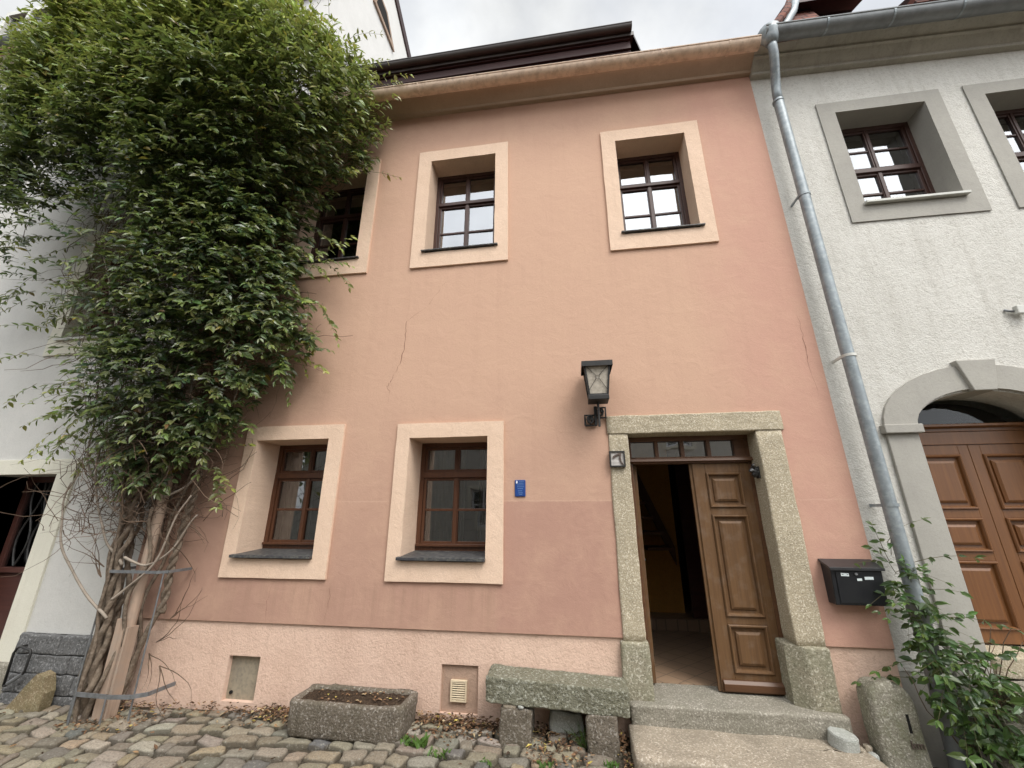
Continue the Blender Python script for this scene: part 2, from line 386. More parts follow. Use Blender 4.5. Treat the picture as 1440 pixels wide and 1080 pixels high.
def wall_holes(mb, x0, x1, z0, z1, holes, y0, y1):
    xs = sorted({x0, x1, *[h[0] for h in holes], *[h[1] for h in holes]}); zs = sorted({z0, z1, *[h[2] for h in holes], *[h[3] for h in holes]})
    inh = lambda x, z: any(h[0] < x < h[1] and h[2] < z < h[3] for h in holes)
    for i in range(len(xs) - 1):
        for j in range(len(zs) - 1):
            if inh((xs[i] + xs[i + 1]) / 2, (zs[j] + zs[j + 1]) / 2): continue
            a, b, c, d = xs[i], xs[i + 1], zs[j], zs[j + 1]
            mb.face([(a, y0, c), (b, y0, c), (b, y0, d), (a, y0, d)]); mb.face([(a, y1, c), (a, y1, d), (b, y1, d), (b, y1, c)])
    for h in holes:
        a, b, c, d = h
        for p, q in (((a, c), (b, c)), ((b, c), (b, d)), ((b, d), (a, d)), ((a, d), (a, c))):
            if (p[1] == q[1] and p[1] in (z0, z1)) or (p[0] == q[0] and p[0] in (x0, x1)): continue
            mb.face([(p[0], y0, p[1]), (q[0], y0, q[1]), (q[0], y1, q[1]), (p[0], y1, p[1])])
    for a, b in zip(xs, xs[1:]):
        for z, zi in ((z0, (zs[0] + zs[1]) / 2), (z1, (zs[-1] + zs[-2]) / 2)):
            if not inh((a + b) / 2, zi): mb.face([(a, y0, z), (b, y0, z), (b, y1, z), (a, y1, z)])
    for c, d in zip(zs, zs[1:]):
        for x, xi in ((x0, (xs[0] + xs[1]) / 2), (x1, (xs[-1] + xs[-2]) / 2)):
            if not inh(xi, (c + d) / 2): mb.face([(x, y0, c), (x, y1, c), (x, y1, d), (x, y0, d)])

def grow(h, g=.02): return (h[0] - g, h[1] + g, h[2] - g, h[3] + g)
def interp(t, x):
    if x <= t[0][0]: return t[0][1]
    for (a, b), (c, d) in zip(t, t[1:]):
        if x <= c: return b + (d - b) * (x - a) / (c - a)
    return t[-1][1]
GX = [(-9, -.42), (-4.5, -.315), (-1.5, -.245), (.2, -.262), (2.4, -.31), (9, -.33)]
def gz(x, y): return interp(GX, x) + .06 * max(-6, min(0, y))

# ------------------------------------------------------------------ ground and paving
mb = MB()
xs = [-300, -80, -25, -9, -6.5, -4.5, -3, -1.5, .2, 1.3, 2.4, 4, 9, 25, 80, 300]; ys = [-300, -80, -25, -6, -4, -2, -1, 0, 1, 15, 60, 300]
g = [[mb.vert((x, y, gz(x, y) - .03)) for x in xs] for y in ys]
for j in range(len(ys) - 1):
    for i in range(len(xs) - 1): mb.f.append([g[j][i], g[j][i + 1], g[j + 1][i + 1], g[j + 1][i]])
mb.build('ground', M['ground'], kind='structure', fix=False)

mb = MB(); mb.c = []
PAL = [((.25, .212, .155), 5), ((.275, .24, .185), 4), ((.23, .20, .15), 4), ((.31, .275, .225), 2), ((.135, .135, .13), .7), ((.19, .172, .14), 2), ((.28, .225, .15), 2)]
NK = 20
def pick(pal):
    k = U(0, sum(w for _, w in pal))
    for c, w in pal:
        k -= w
        if k <= 0: return c
    return pal[-1][0]
y = -.05
while y > -2.6:
    rh = U(.105, .16); x = -8.5 + U(0, .2)
    while x < 3.6:
        L = U(.14, .29) if random.random() < .8 else U(.1, .14)
        cx, cy = x + L / 2, y - rh / 2 + U(-.015, .015) + .025 * math.sin(x * 1.3 + y * 5)
        skip = (.3 < cx < 2.25 and cy > -.62)
        if not skip:
            col = pick(PAL); f = U(.80, 1.18); col = tuple(min(1, k * f * U(.95, 1.05)) for k in col)
            a0, a1, a2 = U(0, 6.3), U(0, 6.3), U(0, 6.3); ph = [.93 + .07 * math.sin(2 * math.pi * k / NK * 2 + a0) + .06 * math.sin(2 * math.pi * k / NK * 3 + a1) + .04 * math.sin(2 * math.pi * k / NK * 5 + a2) + U(-.03, .03) for k in range(NK)]; tx, ty = U(-.1, .1), U(-.13, .13); rot = U(-.24, .24); hz = U(-.012, .011)
            hl, hw = L / 2 + .002, rh / 2 + .002
            zc = gz(cx, cy)
            def P(k, s, z):
                a = 2 * math.pi * k / NK; e = .42
                ca, sa = math.cos(a), math.sin(a)
                px = math.copysign(abs(ca) ** e, ca) * hl * ph[k] * s; py = math.copysign(abs(sa) ** e, sa) * hw * ph[k] * s
                px, py = px * math.cos(rot) - py * math.sin(rot), px * math.sin(rot) + py * math.cos(rot)
                n_ = mnoise.noise((cx + px, cy + py, 3.)) * .0 + mnoise.noise(((cx + px) * 14, (cy + py) * 14, 1.)) * .010 + mnoise.noise(((cx + px) * 40, (cy + py) * 40, 1.)) * .005
                return (cx + px, cy + py, zc + z + hz + px * tx + py * ty + n_)
            dirt = tuple(c * .3 + d * .7 for c, d in zip(col, (.075, .062, .045)))
            rings = [[mb.vert(P(k, s, z), dirt if z < -.01 else tuple(c * .75 + d * .25 for c, d in zip(col, dirt)) if z < 0 else col) for k in range(NK)] for s, z in ((1.02, -.07), (1.01, -.03), (.975, -.011), (.91, -.002), (.68, .004), (.36, .005))]
            c0 = mb.vert((cx, cy, zc + hz + .005), col)
            for a, b in zip(rings, rings[1:]):
                for k in range(NK): mb.f.append([a[k], a[(k + 1) % NK], b[(k + 1) % NK], b[k]])
            for k in range(NK): mb.f.append([rings[-1][k], rings[-1][(k + 1) % NK], c0])
        x += L
    y -= rh
mb.build('cobblestone_pavement', M['stone'], smooth=True, kind='structure', fix=False)

# ------------------------------------------------------------------ the pink house
H = thing('pink_house', 'rose and peach plastered house with an open panelled door and cream window surrounds', 'house', (-1.15, 0, -.3))
X0, X1 = -4.95, 2.62
UR = (.78, 1.665, 4.81, 6.305); UMw = (-1.79, -.855, 4.81, 6.355); ULw = (-3.68, -2.76, 4.81, 6.34)
LLw = (-3.70, -2.78, 1.075, 2.375); LMw = (-1.79, -.895, 1.075, 2.355)
wins = [UR, UMw, ULw, LLw, LMw]
mb = MB()
wall_holes(mb, X0, X1, .46, 7.5, [grow(h) for h in wins] + [(.43, 2.06, .46, 2.45)], 0, .5)
mb.build('wall', M['pink'], H, fix=False)
mb = MB()
wall_holes(mb, X0, X1, -.7, .458, [], .022, .48) if False else None
wall_holes(mb, X0, .43, -.7, .458, [(-3.58, -3.225, -.245, .15), (-1.31, -.95, -.215, .172)], .022, .48)
mb.build('plinth', M['plinth'], H, fix=False)
mb = MB(); wall_holes(mb, 2.06, X1, -.7, .458, [], .022, .48); mb.build('plinth', M['plinth'], H, fix=False)
mb = MB(); mb.box((X0 + .02, 8.5, -.7), (X1 - .02, 9, 7.5)); mb.box((X0 + .02, .5, -.7), (X0 + .2, 8.5, 7.5)); mb.box((X1 - .2, .5, -.7), (X1 - .02, 8.5, 7.5)); mb.box((X0 + .2, .5, 2.9), (X1 - .2, 8.5, 3.1)); mb.box((X0 + .2, .52, 7.2), (X1 - .2, 8.5, 7.4))
mb.build('inner_wall', M['curtain'] if False else M['dark'], H, fix=False)
def plane_roof(mb, x0, x1, pts, th=.12):
    pr = pts + [(y, z - th) for y, z in reversed(pts)]
    mb.prism(pr, x0, x1)
mb = MB(); plane_roof(mb, X0 + .02, X1, [(-.28, 7.47), (3.9, 11.5), (9.2, 7.3)]); mb.build('roof', M['roof'], H)

def window(parent, o, out, depth, wm, gm, sm, rows=(.30, .36, .37), tr=.033, bars=0, proud=.028, sill=True, silld=.06, bevel=.004, jit=.004, lower=True):
    x0, x1, z0, z1 = o
    d = depth
    w = MB(); e = .012
    fx0, fx1, fz0, fz1 = x0 - e, x1 + e, z0 + (.045 if lower else .01), z1 + e
    fw = .062
    w.box((fx0, d, fz0), (fx0 + fw, d + .075, fz1)); w.box((fx1 - fw, d, fz0), (fx1, d + .075, fz1))
    w.box((fx0 + fw, d + .001, fz1 - fw), (fx1 - fw, d + .074, fz1)); w.box((fx0 + fw, d + .001, fz0), (fx1 - fw, d + .074, fz0 + fw + (.03 if lower else 0)))
    ix0, ix1, iz0, iz1 = fx0 + fw, fx1 - fw, fz0 + fw + (.03 if lower else 0), fz1 - fw
    ht = iz1 - iz0
    zt = iz1 - ht * rows[0]; zb = iz0 + (zt - iz0) * .485
    mx = (ix0 + ix1) / 2
    w.box((ix0, d - .012, zt - tr), (ix1, d + .06, zt + tr))
    # sash rims
    s_ = .032; dd = d + .016
    for a, b, lo, hi in ((ix0, mx, iz0, zt - tr), (mx, ix1, iz0, zt - tr), (ix0, mx, zt + tr, iz1), (mx, ix1, zt + tr, iz1)):
        w.box((a, dd, lo), (a + s_, dd + .045, hi)); w.box((b - s_, dd, lo), (b, dd + .045, hi))
        w.box((a + s_, dd + .001, lo), (b - s_, dd + .044, lo + s_)); w.box((a + s_, dd + .001, hi - s_), (b - s_, dd + .044, hi))
    w.box((mx - .022, d + .004, iz0 + .001), (mx + .022, dd + .01, zt - tr - .001)); w.box((mx - .014, d + .006, zt + tr + .001), (mx + .014, dd + .01, iz1 - .001))
    w.box((ix0 + s_, dd + .008, zb - .014), (mx - .022, dd + .036, zb + .014)); w.box((mx + .022, dd + .008, zb - .014), (ix1 - s_, dd + .036, zb + .014))
    if bars:
        zq = (zt + iz1) / 2
        w.box((ix0 + s_, dd + .008, zq - .012), (mx - .016, dd + .036, zq + .012)); w.box((mx + .016, dd + .008, zq - .012), (ix1 - s_, dd + .036, zq + .012))
    if lower: w.box((fx0 + .02, d - .03, fz0 + .07), (fx1 - .02, d + .01, fz0 + .098))
    wo = w.build('window', wm, parent, bevel=bevel)
    p = MB()
    for a, b, lo, hi in ((ix0, mx, iz0, zb), (mx, ix1, iz0, zb), (ix0, mx, zb, zt), (mx, ix1, zb, zt), (ix0, mx, zt, iz1), (mx, ix1, zt, iz1)):
        t = [U(-.002, .002) for _ in range(3)]
        yy = dd + .024
        p.face([(a, yy + t[0], lo), (b, yy + t[1], lo), (b, yy + t[1] + t[2], hi), (a, yy + t[0] + t[2], hi)])
    p.build('pane', gm, wo, fix=False)
    # surround: flat band proud of the wall that runs into the opening
    s = MB(); a0, a1, b0, b1 = out
    prev = None
    loops = [((a0, a1, b0, b1), .005), ((a0, a1, b0, b1), -proud), ((x0, x1, z0, z1), -proud), ((x0, x1, z0, z1), .12), ((x0, x1, z0, z1), d + .03)]
    for (p0, p1, q0, q1), yy in loops:
        cur = [s.vert((p0, yy, q0)), s.vert((p1, yy, q0)), s.vert((p1, yy, q1)), s.vert((p0, yy, q1))]
        if prev:
            for k in range(4): s.f.append([prev[k], prev[(k + 1) % 4], cur[(k + 1) % 4], cur[k]])
        prev = cur
    s.build('window_surround', sm, wo, rough=(9, jit, 5.), fix=True)
    if sill:
        k = MB(); th = .016 if not lower else .03
        yf = -proud - (.035 if not lower else .05)
        zz = z0 + .012
        k.prism([(yf, zz), (yf, zz + th), (d + .02, zz + th + .03), (d + .02, zz)], x0 - .03 if lower else x0 - .04, x1 + (.002 if lower else .05))
        k.build('window_sill', M['slate'], wo, bevel=.003)
    return wo
out = lambda o, l=.18, b=.2, t=.19: (o[0] - l, o[1] + l, o[2] - b, o[3] + t)
for o in (UR, UMw, ULw):
    window(H, o, (o[0] - .185, o[1] + .18, o[2] - .215, o[3] + .185), .27, M['win_wood_up'], M['glass_up'], M['peach'], rows=(.335, 0, 0), tr=.024, lower=False)
for i, o in enumerate((LLw, LMw)):
    wo = window(H, o, (o[0] - .155, o[1] + .18, o[2] - .19, o[3] + .165), .37, M['win_wood'], M['glass'], M['peach'])
    cu = MB()      # drawn-back curtain folds
    for a, b in ((o[0] + .03, o[0] + (.42 if i == 0 else .5)), (o[1] - .22, o[1] - .05)):
        pts = []; n = 26
        for k in range(n): pts.append((a + (b - a) * k / (n - 1), .60 + .022 * math.sin(k * 1.5)))
        for (p, q), (r, s_) in zip(pts, pts[1:]): cu.face([(p, q, o[2] + .02), (r, s_, o[2] + .02), (r, s_, o[3] - .03), (p, q, o[3] - .03)])
    cu.build('curtain', M['curtain'], wo, smooth=True, fix=False)

# cornice, gutter, dormer
zl, zr = .075, -.085
mb = MB(); mb.prism([(.02, 7.255), (-.05, 7.262), (-.065, 7.29), (-.11, 7.315), (-.2, 7.365), (-.25, 7.385), (-.25, 7.47), (.02, 7.47)], X0 + .02, X1, zl, zr)
smooth_by_angle(mb.build('cornice', M['cornice'], H), 25)
def halfround(mb, x0, x1, cy, cz, r, zl, zr, th=.006, n=12):
    pr = [(cy - r * math.cos(math.pi * k / n), cz - r * math.sin(math.pi * k / n)) for k in range(n + 1)]
    pr2 = [(cy - (r - th) * math.cos(math.pi * k / n), cz - (r - th) * math.sin(math.pi * k / n)) for k in range(n, -1, -1)]
    mb.prism(pr + pr2, x0, x1, zl, zr)
    mb.tube([(x0, cy - r, cz + zl), (x1, cy - r, cz + zr)], .011, 6)
def gbracket(parent, x, cy, cz, r, m):
    b = MB(); n = 12; w = .012
    pr = [(cy - (r + .005) * math.cos(math.pi * k / n), cz - (r + .005) * math.sin(math.pi * k / n)) for k in range(n + 1)]
    pr2 = [(cy - (r + .001) * math.cos(math.pi * k / n), cz - (r + .001) * math.sin(math.pi * k / n)) for k in range(n, -1, -1)]
    b.prism(pr + pr2, x - w, x + w); b.build('gutter_bracket', m, parent)
mb = MB(); halfround(mb, X0 - .02, X1 - .02, -.365, 7.335, .088, zl, zr)
G = smooth_by_angle(mb.build('gutter', M['gutter'], H), 50)
for k in range(9):
    x = -4.4 + k * .83; gbracket(G, x, -.365, 7.335 + zl + (zr - zl) * (x - X0) / (X1 - X0), .088, M['gutter'])
DZ = -.38
mb = MB(); mb.box((-4.7, 1.0, 8.0), (1.35, 1.06, 9.95 + DZ))
D = mb.build('dormer', M['dark_red'], H)
mb = MB(); plane_roof(mb, -4.8, 1.42, [(.72, 9.95 + DZ), (4.2, 11.6 + DZ)], .09); mb.build('dormer_roof', M['brown_gutter'], D)
mb = MB(); mb.face([(1.35, 1.0, 9.5), (1.68, 1.15, 8.6), (1.68, 3.6, 10.5), (1.35, 3.6, 10.8)]); mb.face([(1.4, .72, 9.57), (1.4, .72, 9.49), (1.74, 1.2, 9.2), (1.74, 1.2, 9.28)]); mb.face([(1.4, .72, 9.57), (1.74, 1.2, 9.28), (1.74, 3.4, 10.5), (1.4, 3.4, 10.8)])
mb.build('dormer_cheek', M['brown_gutter'], D, fix=False)
mb = MB()
for k in range(5): z = 9.84 + DZ - k * .17; mb.box((-4.75, .76 + .04 * k, z), (1.36, .79 + .04 * k, z + .162))
mb.build('soffit_boards', M['dark_red'], D)
mb = MB(); halfround(mb, -4.85, 1.38, .67, 9.99 + DZ, .075, 0, 0); smooth_by_angle(mb.build('dormer_gutter', M['brown_gutter'], D), 50)
for px in (-3.1, -1.35):
    mb = MB(); mb.box((px, .70, 8.0), (px + .16, .9, 9.35 + DZ)); mb.build('dormer_post', M['dark_red'], D)

# stone door surround
rock_box((.392, -.03, 2.335), (2.115, .34, 2.535), .012, 22, .006, 4, 'lintel', M['frame_stone'], H)
rock_box((.40, -.022, .435), (.603, .34, 2.338), .014, 22, .006, 4, 'door_jamb', M['frame_stone'], H)
def rj(w):
    t = max(0, min(1, (w.y + .02) / .3)); 
    if w.x < 1.95: w.x += -.005 - .04 * (t > .3) * 0
    return w
rock_box((1.85, -.022, .455), (2.095, .34, 2.338), .014, 22, .006, 4, 'door_jamb', M['frame_stone'], H)
rock_box((.372, -.055, -.02), (.622, .33, .44), .018, 16, .006, 5, 'jamb_base', M['base_stone'], H)
def chamf(w):
    if w.x < 1.9: w.y = max(w.y, -.05 + (1.9 - w.x) * .75)
    return w
rock_box((1.775, -.055, -.02), (2.095, .33, .46), .018, 18, .005, 5, 'jamb_base', M['base_stone'], H, shear=chamf)
rock_box((.405, -.135, -.17), (2.10, .42, .004), .02, 24, .005, 5, 'threshold', M['sill_stone'], H)
# timber door frame with fanlight
mb = MB(); mb.box((.59, .2, .0), (.655, .29, 2.35)); mb.box((1.815, .2, .0), (1.88, .29, 2.35)); mb.box((.655, .201, 2.285), (1.815, .289, 2.35)); mb.box((.655, .185, 2.045), (1.815, .289, 2.115))
mb.prism([(.150, 2.065), (.165, 2.098), (.19, 2.105), (.19, 2.058)], .6, 1.87)
for k in range(5):
    x = .655 + k * .266 if k < 4 else 1.725
    if k == 0: continue
    mb.box((x - .02, .205, 2.115), (x + .02 if k < 4 else 1.815, .28, 2.285))
F = mb.build('door_frame', M['frame_wood'], H, bevel=.004)
mb = MB()
for k in range(4): a = .655 + k * .27; mb.face([(a, .245, 2.11), (a + .27, .245 + U(-.002, .002), 2.11), (a + .27, .246, 2.29), (a, .246, 2.29)])
mb.build('fanlight_pane', M['fan_glass'], F, fix=False)
MOLD = lambda y: [(0, y + .012), (0, y - .012), (.008, y - .02), (.018, y - .018), (.026, y - .004), (.03, y + .016), (.058, y + .017), (.06, y + .004), (.078, y - .006), (.082, y - .008)]
def door_leaf(parent, x0, x1, z0, z1, y, panels, m, name='door_leaf', th=.05):
    mb = MB()
    zs = [z0] + [v for p in panels for v in (p[2], p[3])] + [z1]
    pxl, pxr = panels[0][0], panels[0][1]
    mb.box((x0, y, z0), (pxl, y + th, z1)); mb.box((pxr, y, z0), (x1, y + th, z1))
    for a, b in zip(zs[0::2], zs[1::2]): mb.box((pxl, y, a), (pxr, y + th, b))
    o = mb.build(name, m, parent, bevel=.003)
    for p in panels:
        q = MB(); ring_panel(q, *p, MOLD(y)); q.build('door_panel', m, o)
    return o
DL = door_leaf(H, 1.262, 1.815, .012, 2.043, .205, [(1.385, 1.725, .165, .555), (1.385, 1.725, .62, 1.53), (1.385, 1.725, 1.60, 1.945)], M['door_wood'])
mb = MB(); mb.prism([(.175, .03), (.17, .085), (.19, .11), (.204, .115), (.204, .02)], 1.275, 1.81); mb.build('weather_bar', M['frame_wood'], DL, bevel=.003)
mb = MB(); mb.box((1.235, .222, .012), (1.2615, .25, 2.043)); mb.build('door_rebate', M['door_wood'], DL)
# the other leaf stands open into the hall
mb = MB(); mb.box((.66, .295, .02), (.705, .92, 2.04)); OL = mb.build('door_leaf', M['door_wood'], H, bevel=.003)
mb = MB(); mb.tube([(.705, .84, 1.05), (.76, .84, 1.05), (.77, .78, 1.05), (.77, .72, 1.05)], .011, 8); mb.build('handle', M['iron_grey'], OL, smooth=True)
# hallway
mb = MB(); mb.box((.3, .36, -.1), (2.35, 2.2, .012)); mb.box((.3, 2.2, -.1), (2.35, 5.2, .15)); mb.build('hall_floor', M['floor'], H)
mb = MB(); mb.box((.2, .5, -.1), (.3, 5.2, 2.9)); mb.box((2.35, .5, -.1), (2.42, 5.2, 2.9)); mb.box((.2, 5.2, -.1), (2.42, 5.3, 2.9)); mb.box((.43, .481, 2.36), (2.06, .56, 2.9)); mb.build('hall_wall', M['brown_door'], H)
mb = MB(); mb.box((.95, 2.6, .15), (1.56, 2.68, 2.75)); mb.build('hall_partition', M['ochre'], H)
mb = MB()
for k in range(9): mb.box((.32, 2.0 + .0, .2 + .0), (.33, 2.01, .21))
mb = MB(); mb.poly_y([(.75, 2.55), (.9, 2.55), (1.5, 1.05), (1.5, .8)], 2.5, 2.56); ST = mb.build('stair_stringer', M['stair_wood'], H)
for k in range(7):
    mb = MB(); x = .62 + k * .11; z = 2.3 - k * .21; mb.box((x - .25, 2.05, z), (x + .1, 2.49, z + .04)); mb.build('stair_tread', M['stair_wood'], ST)
mb = MB(); mb.box((1.6, 2.3, .15), (2.3, 2.36, 2.3)); mb.build('inner_door', M['brown_door'], H)

# cellar openings
mb = MB(); mb.box((-3.59, .075, -.25), (-3.215, .11, .16)); hb = mb.build('cellar_hatch', M['hatch'], H)
mb = MB(); mb.tube([(-3.525, .079, -.185), (-3.525, .06, -.185)], .016, 10); mb.build('hatch_hole', M['dark'], hb)
mb = MB(); mb.box((-1.32, .05, -.22), (-.94, .1, .18)); hb = mb.build('cellar_hatch', M['hatch_pink'], H, rough=(5, .004, 6))
mb = MB(); gx0, gx1, g0, g1 = -1.215, -1.06, -.125, .045
mb.box((gx0, .022, g0), (gx0 + .014, .052, g1)); mb.box((gx1 - .014, .022, g0), (gx1, .052, g1)); mb.box((gx0 + .014, .0225, g1 - .014), (gx1 - .014, .052, g1)); mb.box((gx0 + .014, .0225, g0), (gx1 - .014, .052, g0 + .014))
for k in range(8):
    z = g0 + .02 + k * .0178; mb.prism([(.024, z), (.026, z + .006), (.036, z + .008), (.036, z + .002)], gx0 + .012, gx1 - .012)
vg = mb.build('vent_grille', M['plastic'], hb)
mb = MB(); mb.box((gx0 + .01, .0495, g0 + .01), (gx1 - .01, .0525, g1 - .01)); mb.build('vent_backing', M['dark'], hb)
def crack(pts, w, seg=5):
    mb = MB(); P = []
    for (a, b), (c, d) in zip(pts, pts[1:]):
        for k in range(seg): t = k / seg; P.append((a + (c - a) * t + U(-.012, .012), b + (d - b) * t + U(-.01, .01)))
    P.append(pts[-1])
    L, R = [], []
    for i, (x, z) in enumerate(P):
        ww = w * U(.15, 1.) * math.sin(math.pi * (i + .4) / (len(P)))
        L.append((x - ww, -.0015, z)); R.append((x + ww, -.0015, z + .002))
    for i in range(len(P) - 1): mb.face([L[i], R[i], R[i + 1], L[i + 1]])
    mb.build('crack', M['crack'], H, fix=False)
crack([(-1.45, 4.42), (-1.57, 4.23), (-1.71, 4.02), (-1.96, 3.84), (-1.96, 3.61), (-1.98, 3.33), (-2.08, 3.08), (-2.13, 2.98), (-2.09, 2.92), (-2.11, 2.77)], .005)
crack([(2.5, 3.62), (2.5, 3.3), (2.49, 3.05), (2.51, 2.65)], .004)
crack([(-2.55, .86), (-2.53, .7), (-2.56, .47)], .002)
crack([(-3.2, .86), (-3.24, .66), (-3.22, .47)], .002)

# ------------------------------------------------------------------ right house
W = thing('white_house', 'white roughcast house with grey painted bands and a brown arched door', 'house', (5.8, 0, -.3))
WX0, WX1 = 2.622, 9.2
w1 = (3.49, 4.49, 4.91, 6.35); w2 = (5.13, 6.13, 4.91, 6.35)
AC, AH, AR, AZ = 3.94, .64, .36, 2.31
mb = MB()
# wall with an arched doorway: strips follow the arch
NA = 18
wall_holes(mb, WX0, AC - AH, .3, AZ, [], .012, .5); wall_holes(mb, AC + AH, WX1, .3, AZ, [], .012, .5)
axs = [AC - AH * math.cos(math.pi * k / NA) for k in range(NA + 1)]; azs = [AZ + AR * math.sin(math.pi * k / NA) for k in range(NA + 1)]
for k in range(NA):
    mb.face([(axs[k], .012, azs[k]), (axs[k + 1], .012, azs[k + 1]), (axs[k + 1], .012, 3.), (axs[k], .012, 3.)])
    mb.face([(axs[k], .012, azs[k]), (axs[k + 1], .012, azs[k + 1]), (axs[k + 1], .5, azs[k + 1]), (axs[k], .5, azs[k])])
wall_holes(mb, WX0, AC - AH, AZ, 3., [], .012, .5); wall_holes(mb, AC + AH, WX1, AZ, 3., [], .012, .5)
wall_holes(mb, WX0, WX1, 3., 7.4, [grow(w1), grow(w2)], .012, .5)
mb.build('wall', M['white'], W, fix=False)
for a, b in ((WX0, AC - AH), (AC + AH, WX1)): mb = MB(); wall_holes(mb, a, b, -.7, .298, [], .02, .5); mb.build('plinth', M['greytrim'], W, fix=False)
mb = MB(); mb.box((WX0 + .02, 8.5, -.7), (WX1, 9, 7.4)); mb.box((WX0 + .02, .5, -.7), (WX0 + .2, 8.5, 7.4)); mb.box((WX1 - .2, .5, -.7), (WX1, 8.5, 7.4)); mb.box((WX0 + .2, .51, 7.2), (WX1 - .2, 8.5, 7.35)); mb.box((WX0 + .2, .5, 2.9), (WX1 - .2, 8.5, 3.1))
mb.build('inner_wall', M['dark'], W, fix=False)
for o in (w1, w2):
    wo = window(W, o, (o[0] - .19, o[1] + .19, o[2] - .21, o[3] + .17), .27, M['win_wood_up'], M['glass_up'], M['greytrim'], rows=(.5, 0, 0), tr=.03, bars=1, proud=.006, sill=False, lower=False, jit=.002)
    mb = MB(); mb.prism([(-.06, 4.915), (-.06, 4.945), (.28, 4.97), (.28, 4.93)], o[0] - .02, o[1] + .02); mb.build('window_sill', M['lightmetal'], wo, bevel=.003)
zl2, zr2 = .0, -.28
mb = MB(); mb.prism([(.02, 7.11), (-.06, 7.115), (-.06, 7.16), (-.1, 7.19), (-.16, 7.25), (-.19, 7.26), (-.19, 7.29), (-.3, 7.33), (-.3, 7.40), (.02, 7.40)], WX0, WX1, zl2, zr2 * .9)
smooth_by_angle(mb.build('cornice', M['greycorn'], W), 25)
mb = MB(); halfround(mb, WX0 + .03, WX1, -.41, 7.33, .10, zl2, zr2 * .75)
G = smooth_by_angle(mb.build('gutter', M['zinc_dark'], W), 50)
for k in range(6):
    x = 3.35 + k * .72; gbracket(G, x, -.41, 7.33 + zl2 + (zr2 * .75 - zl2) * (x - WX0) / (WX1 - WX0), .10, M['zinc'])
mb = MB(); plane_roof(mb, WX0 + .01, WX1, [(-.3, 7.42), (3.9, 11.3), (9.2, 7.2)]); mb.build('roof', M['roof'], W)
mb = MB(); mb.face([(2.78, -.33, 7.42), (3.5, -.33, 7.42), (3.8, .3, 8.9), (3.62, .25, 8.9)]); mb.tube([(2.76, -.36, 7.42), (3.2, -.15, 8.1), (3.60, .22, 8.95)], .05, 8); mb.build('verge_tiles', M['roof'], W, fix=False)
mb = MB(); mb.tube([(2.92, -.36, 7.42), (3.08, -.22, 7.72), (3.32, -.1, 8.15), (3.45, -.05, 8.5)], .05, 10); mb.build('dormer_drainpipe', M['zinc'], W, smooth=True)
mb = MB(); mb.box((3.5, .16, 7.7), (4.25, 2.5, 8.40)); dm = mb.build('dormer', M['dark_red'], W)
mb = MB(); plane_roof(mb, 3.3, 4.34, [(-.08, 8.40), (3, 9.9)], .07); mb.build('dormer_roof', M['dark_red'], dm)
mb = MB(); mb.box((5.35, .5, 8.0), (6.4, 2.5, 8.95)); dm = mb.build('dormer', M['dark_red'], W)
mb = MB(); plane_roof(mb, 5.22, 6.5, [(.3, 8.75), (3, 10.2)], .2); mb.build('dormer_roof', M['roof'], dm)
# arched surround
mb = MB(); ow, orr = .925, .60
for k in range(NA):
    t0, t1 = math.pi * k / NA, math.pi * (k + 1) / NA
    I = lambda t: (AC - AH * math.cos(t), AZ + .02 + AR * math.sin(t)); O = lambda t: (AC - ow * math.cos(t), AZ + .02 + orr * math.sin(t))
    a, b, c, d = I(t0), I(t1), O(t1), O(t0)
    mb.face([(p[0], -.02, p[1]) for p in (a, b, c, d)])
    mb.face([(d[0], -.02, d[1]), (c[0], -.02, c[1]), (c[0], .015, c[1]), (d[0], .015, d[1])])
    mb.face([(a[0], -.02, a[1]), (b[0], -.02, b[1]), (b[0], .36, b[1]), (a[0], .36, a[1])])
mb.build('door_arch', M['greytrim'], W, fix=False)
mb = MB(); mb.poly_y([(3.845, 2.66), (4.035, 2.66), (4.11, 2.97), (3.77, 2.97)], -.055, .3); mb.build('keystone', M['greytrim'], W, bevel=.008)
for s in (-1, 1):
    xa, xb = sorted((AC + s * .925, AC + s * .655))
    mb = MB(); mb.box((xa, -.018, -.6), (xb, .4, 2.27)); mb.build('pilaster', M['greytrim'], W, bevel=.006)
    mb = MB(); mb.box((xa - .03, -.06, 2.27), (xb + .03, .38, 2.355)); mb.build('impost_block', M['greytrim'], W, bevel=.008)
# brown double door
mb = MB(); mb.box((3.27, .30, 2.33), (4.62, .4, 2.38)); mb.prism([(.25, 2.375), (.255, 2.40), (.3, 2.41), (.3, 2.36)], 3.27, 4.62); mb.box((3.27, .31, 2.2), (4.62, .39, 2.33)); mb.box((3.27, .31, .44), (3.36, .39, 2.2)); mb.box((4.52, .31, .44), (4.62, .39, 2.2))
WF = mb.build('door_frame', M['red_wood'], W, bevel=.004)
mb = MB(); mb.face([(3.2, .345, 2.38), (4.7, .345, 2.38), (4.7, .347, 2.72), (3.2, .347, 2.72)]); mb.build('fanlight_pane', M['dark_glass'], WF, fix=False)
for a, b in ((3.36, 3.938), (3.942, 4.52)):
    door_leaf(W, a, b, .45, 2.2, .322, [(a + .1, b - .09, .56, 1.12), (a + .1, b - .09, 1.2, 1.5), (a + .1, b - .09, 1.58, 2.1)], M['red_wood'])
mb = MB(); mb.box((3.0, .02, .30), (4.9, .5, .44)); mb.build('door_sill', M['lightmetal'], W) if False else rock_box((3.31, -.0, .28), (4.57, .5, .435), .015, 12, .004, 5, 'door_sill', M['frame_stone'], W)
stp = thing('entrance_steps', 'worn granite steps climbing to the arched brown door', 'steps', (3.9, -.4, -.34))
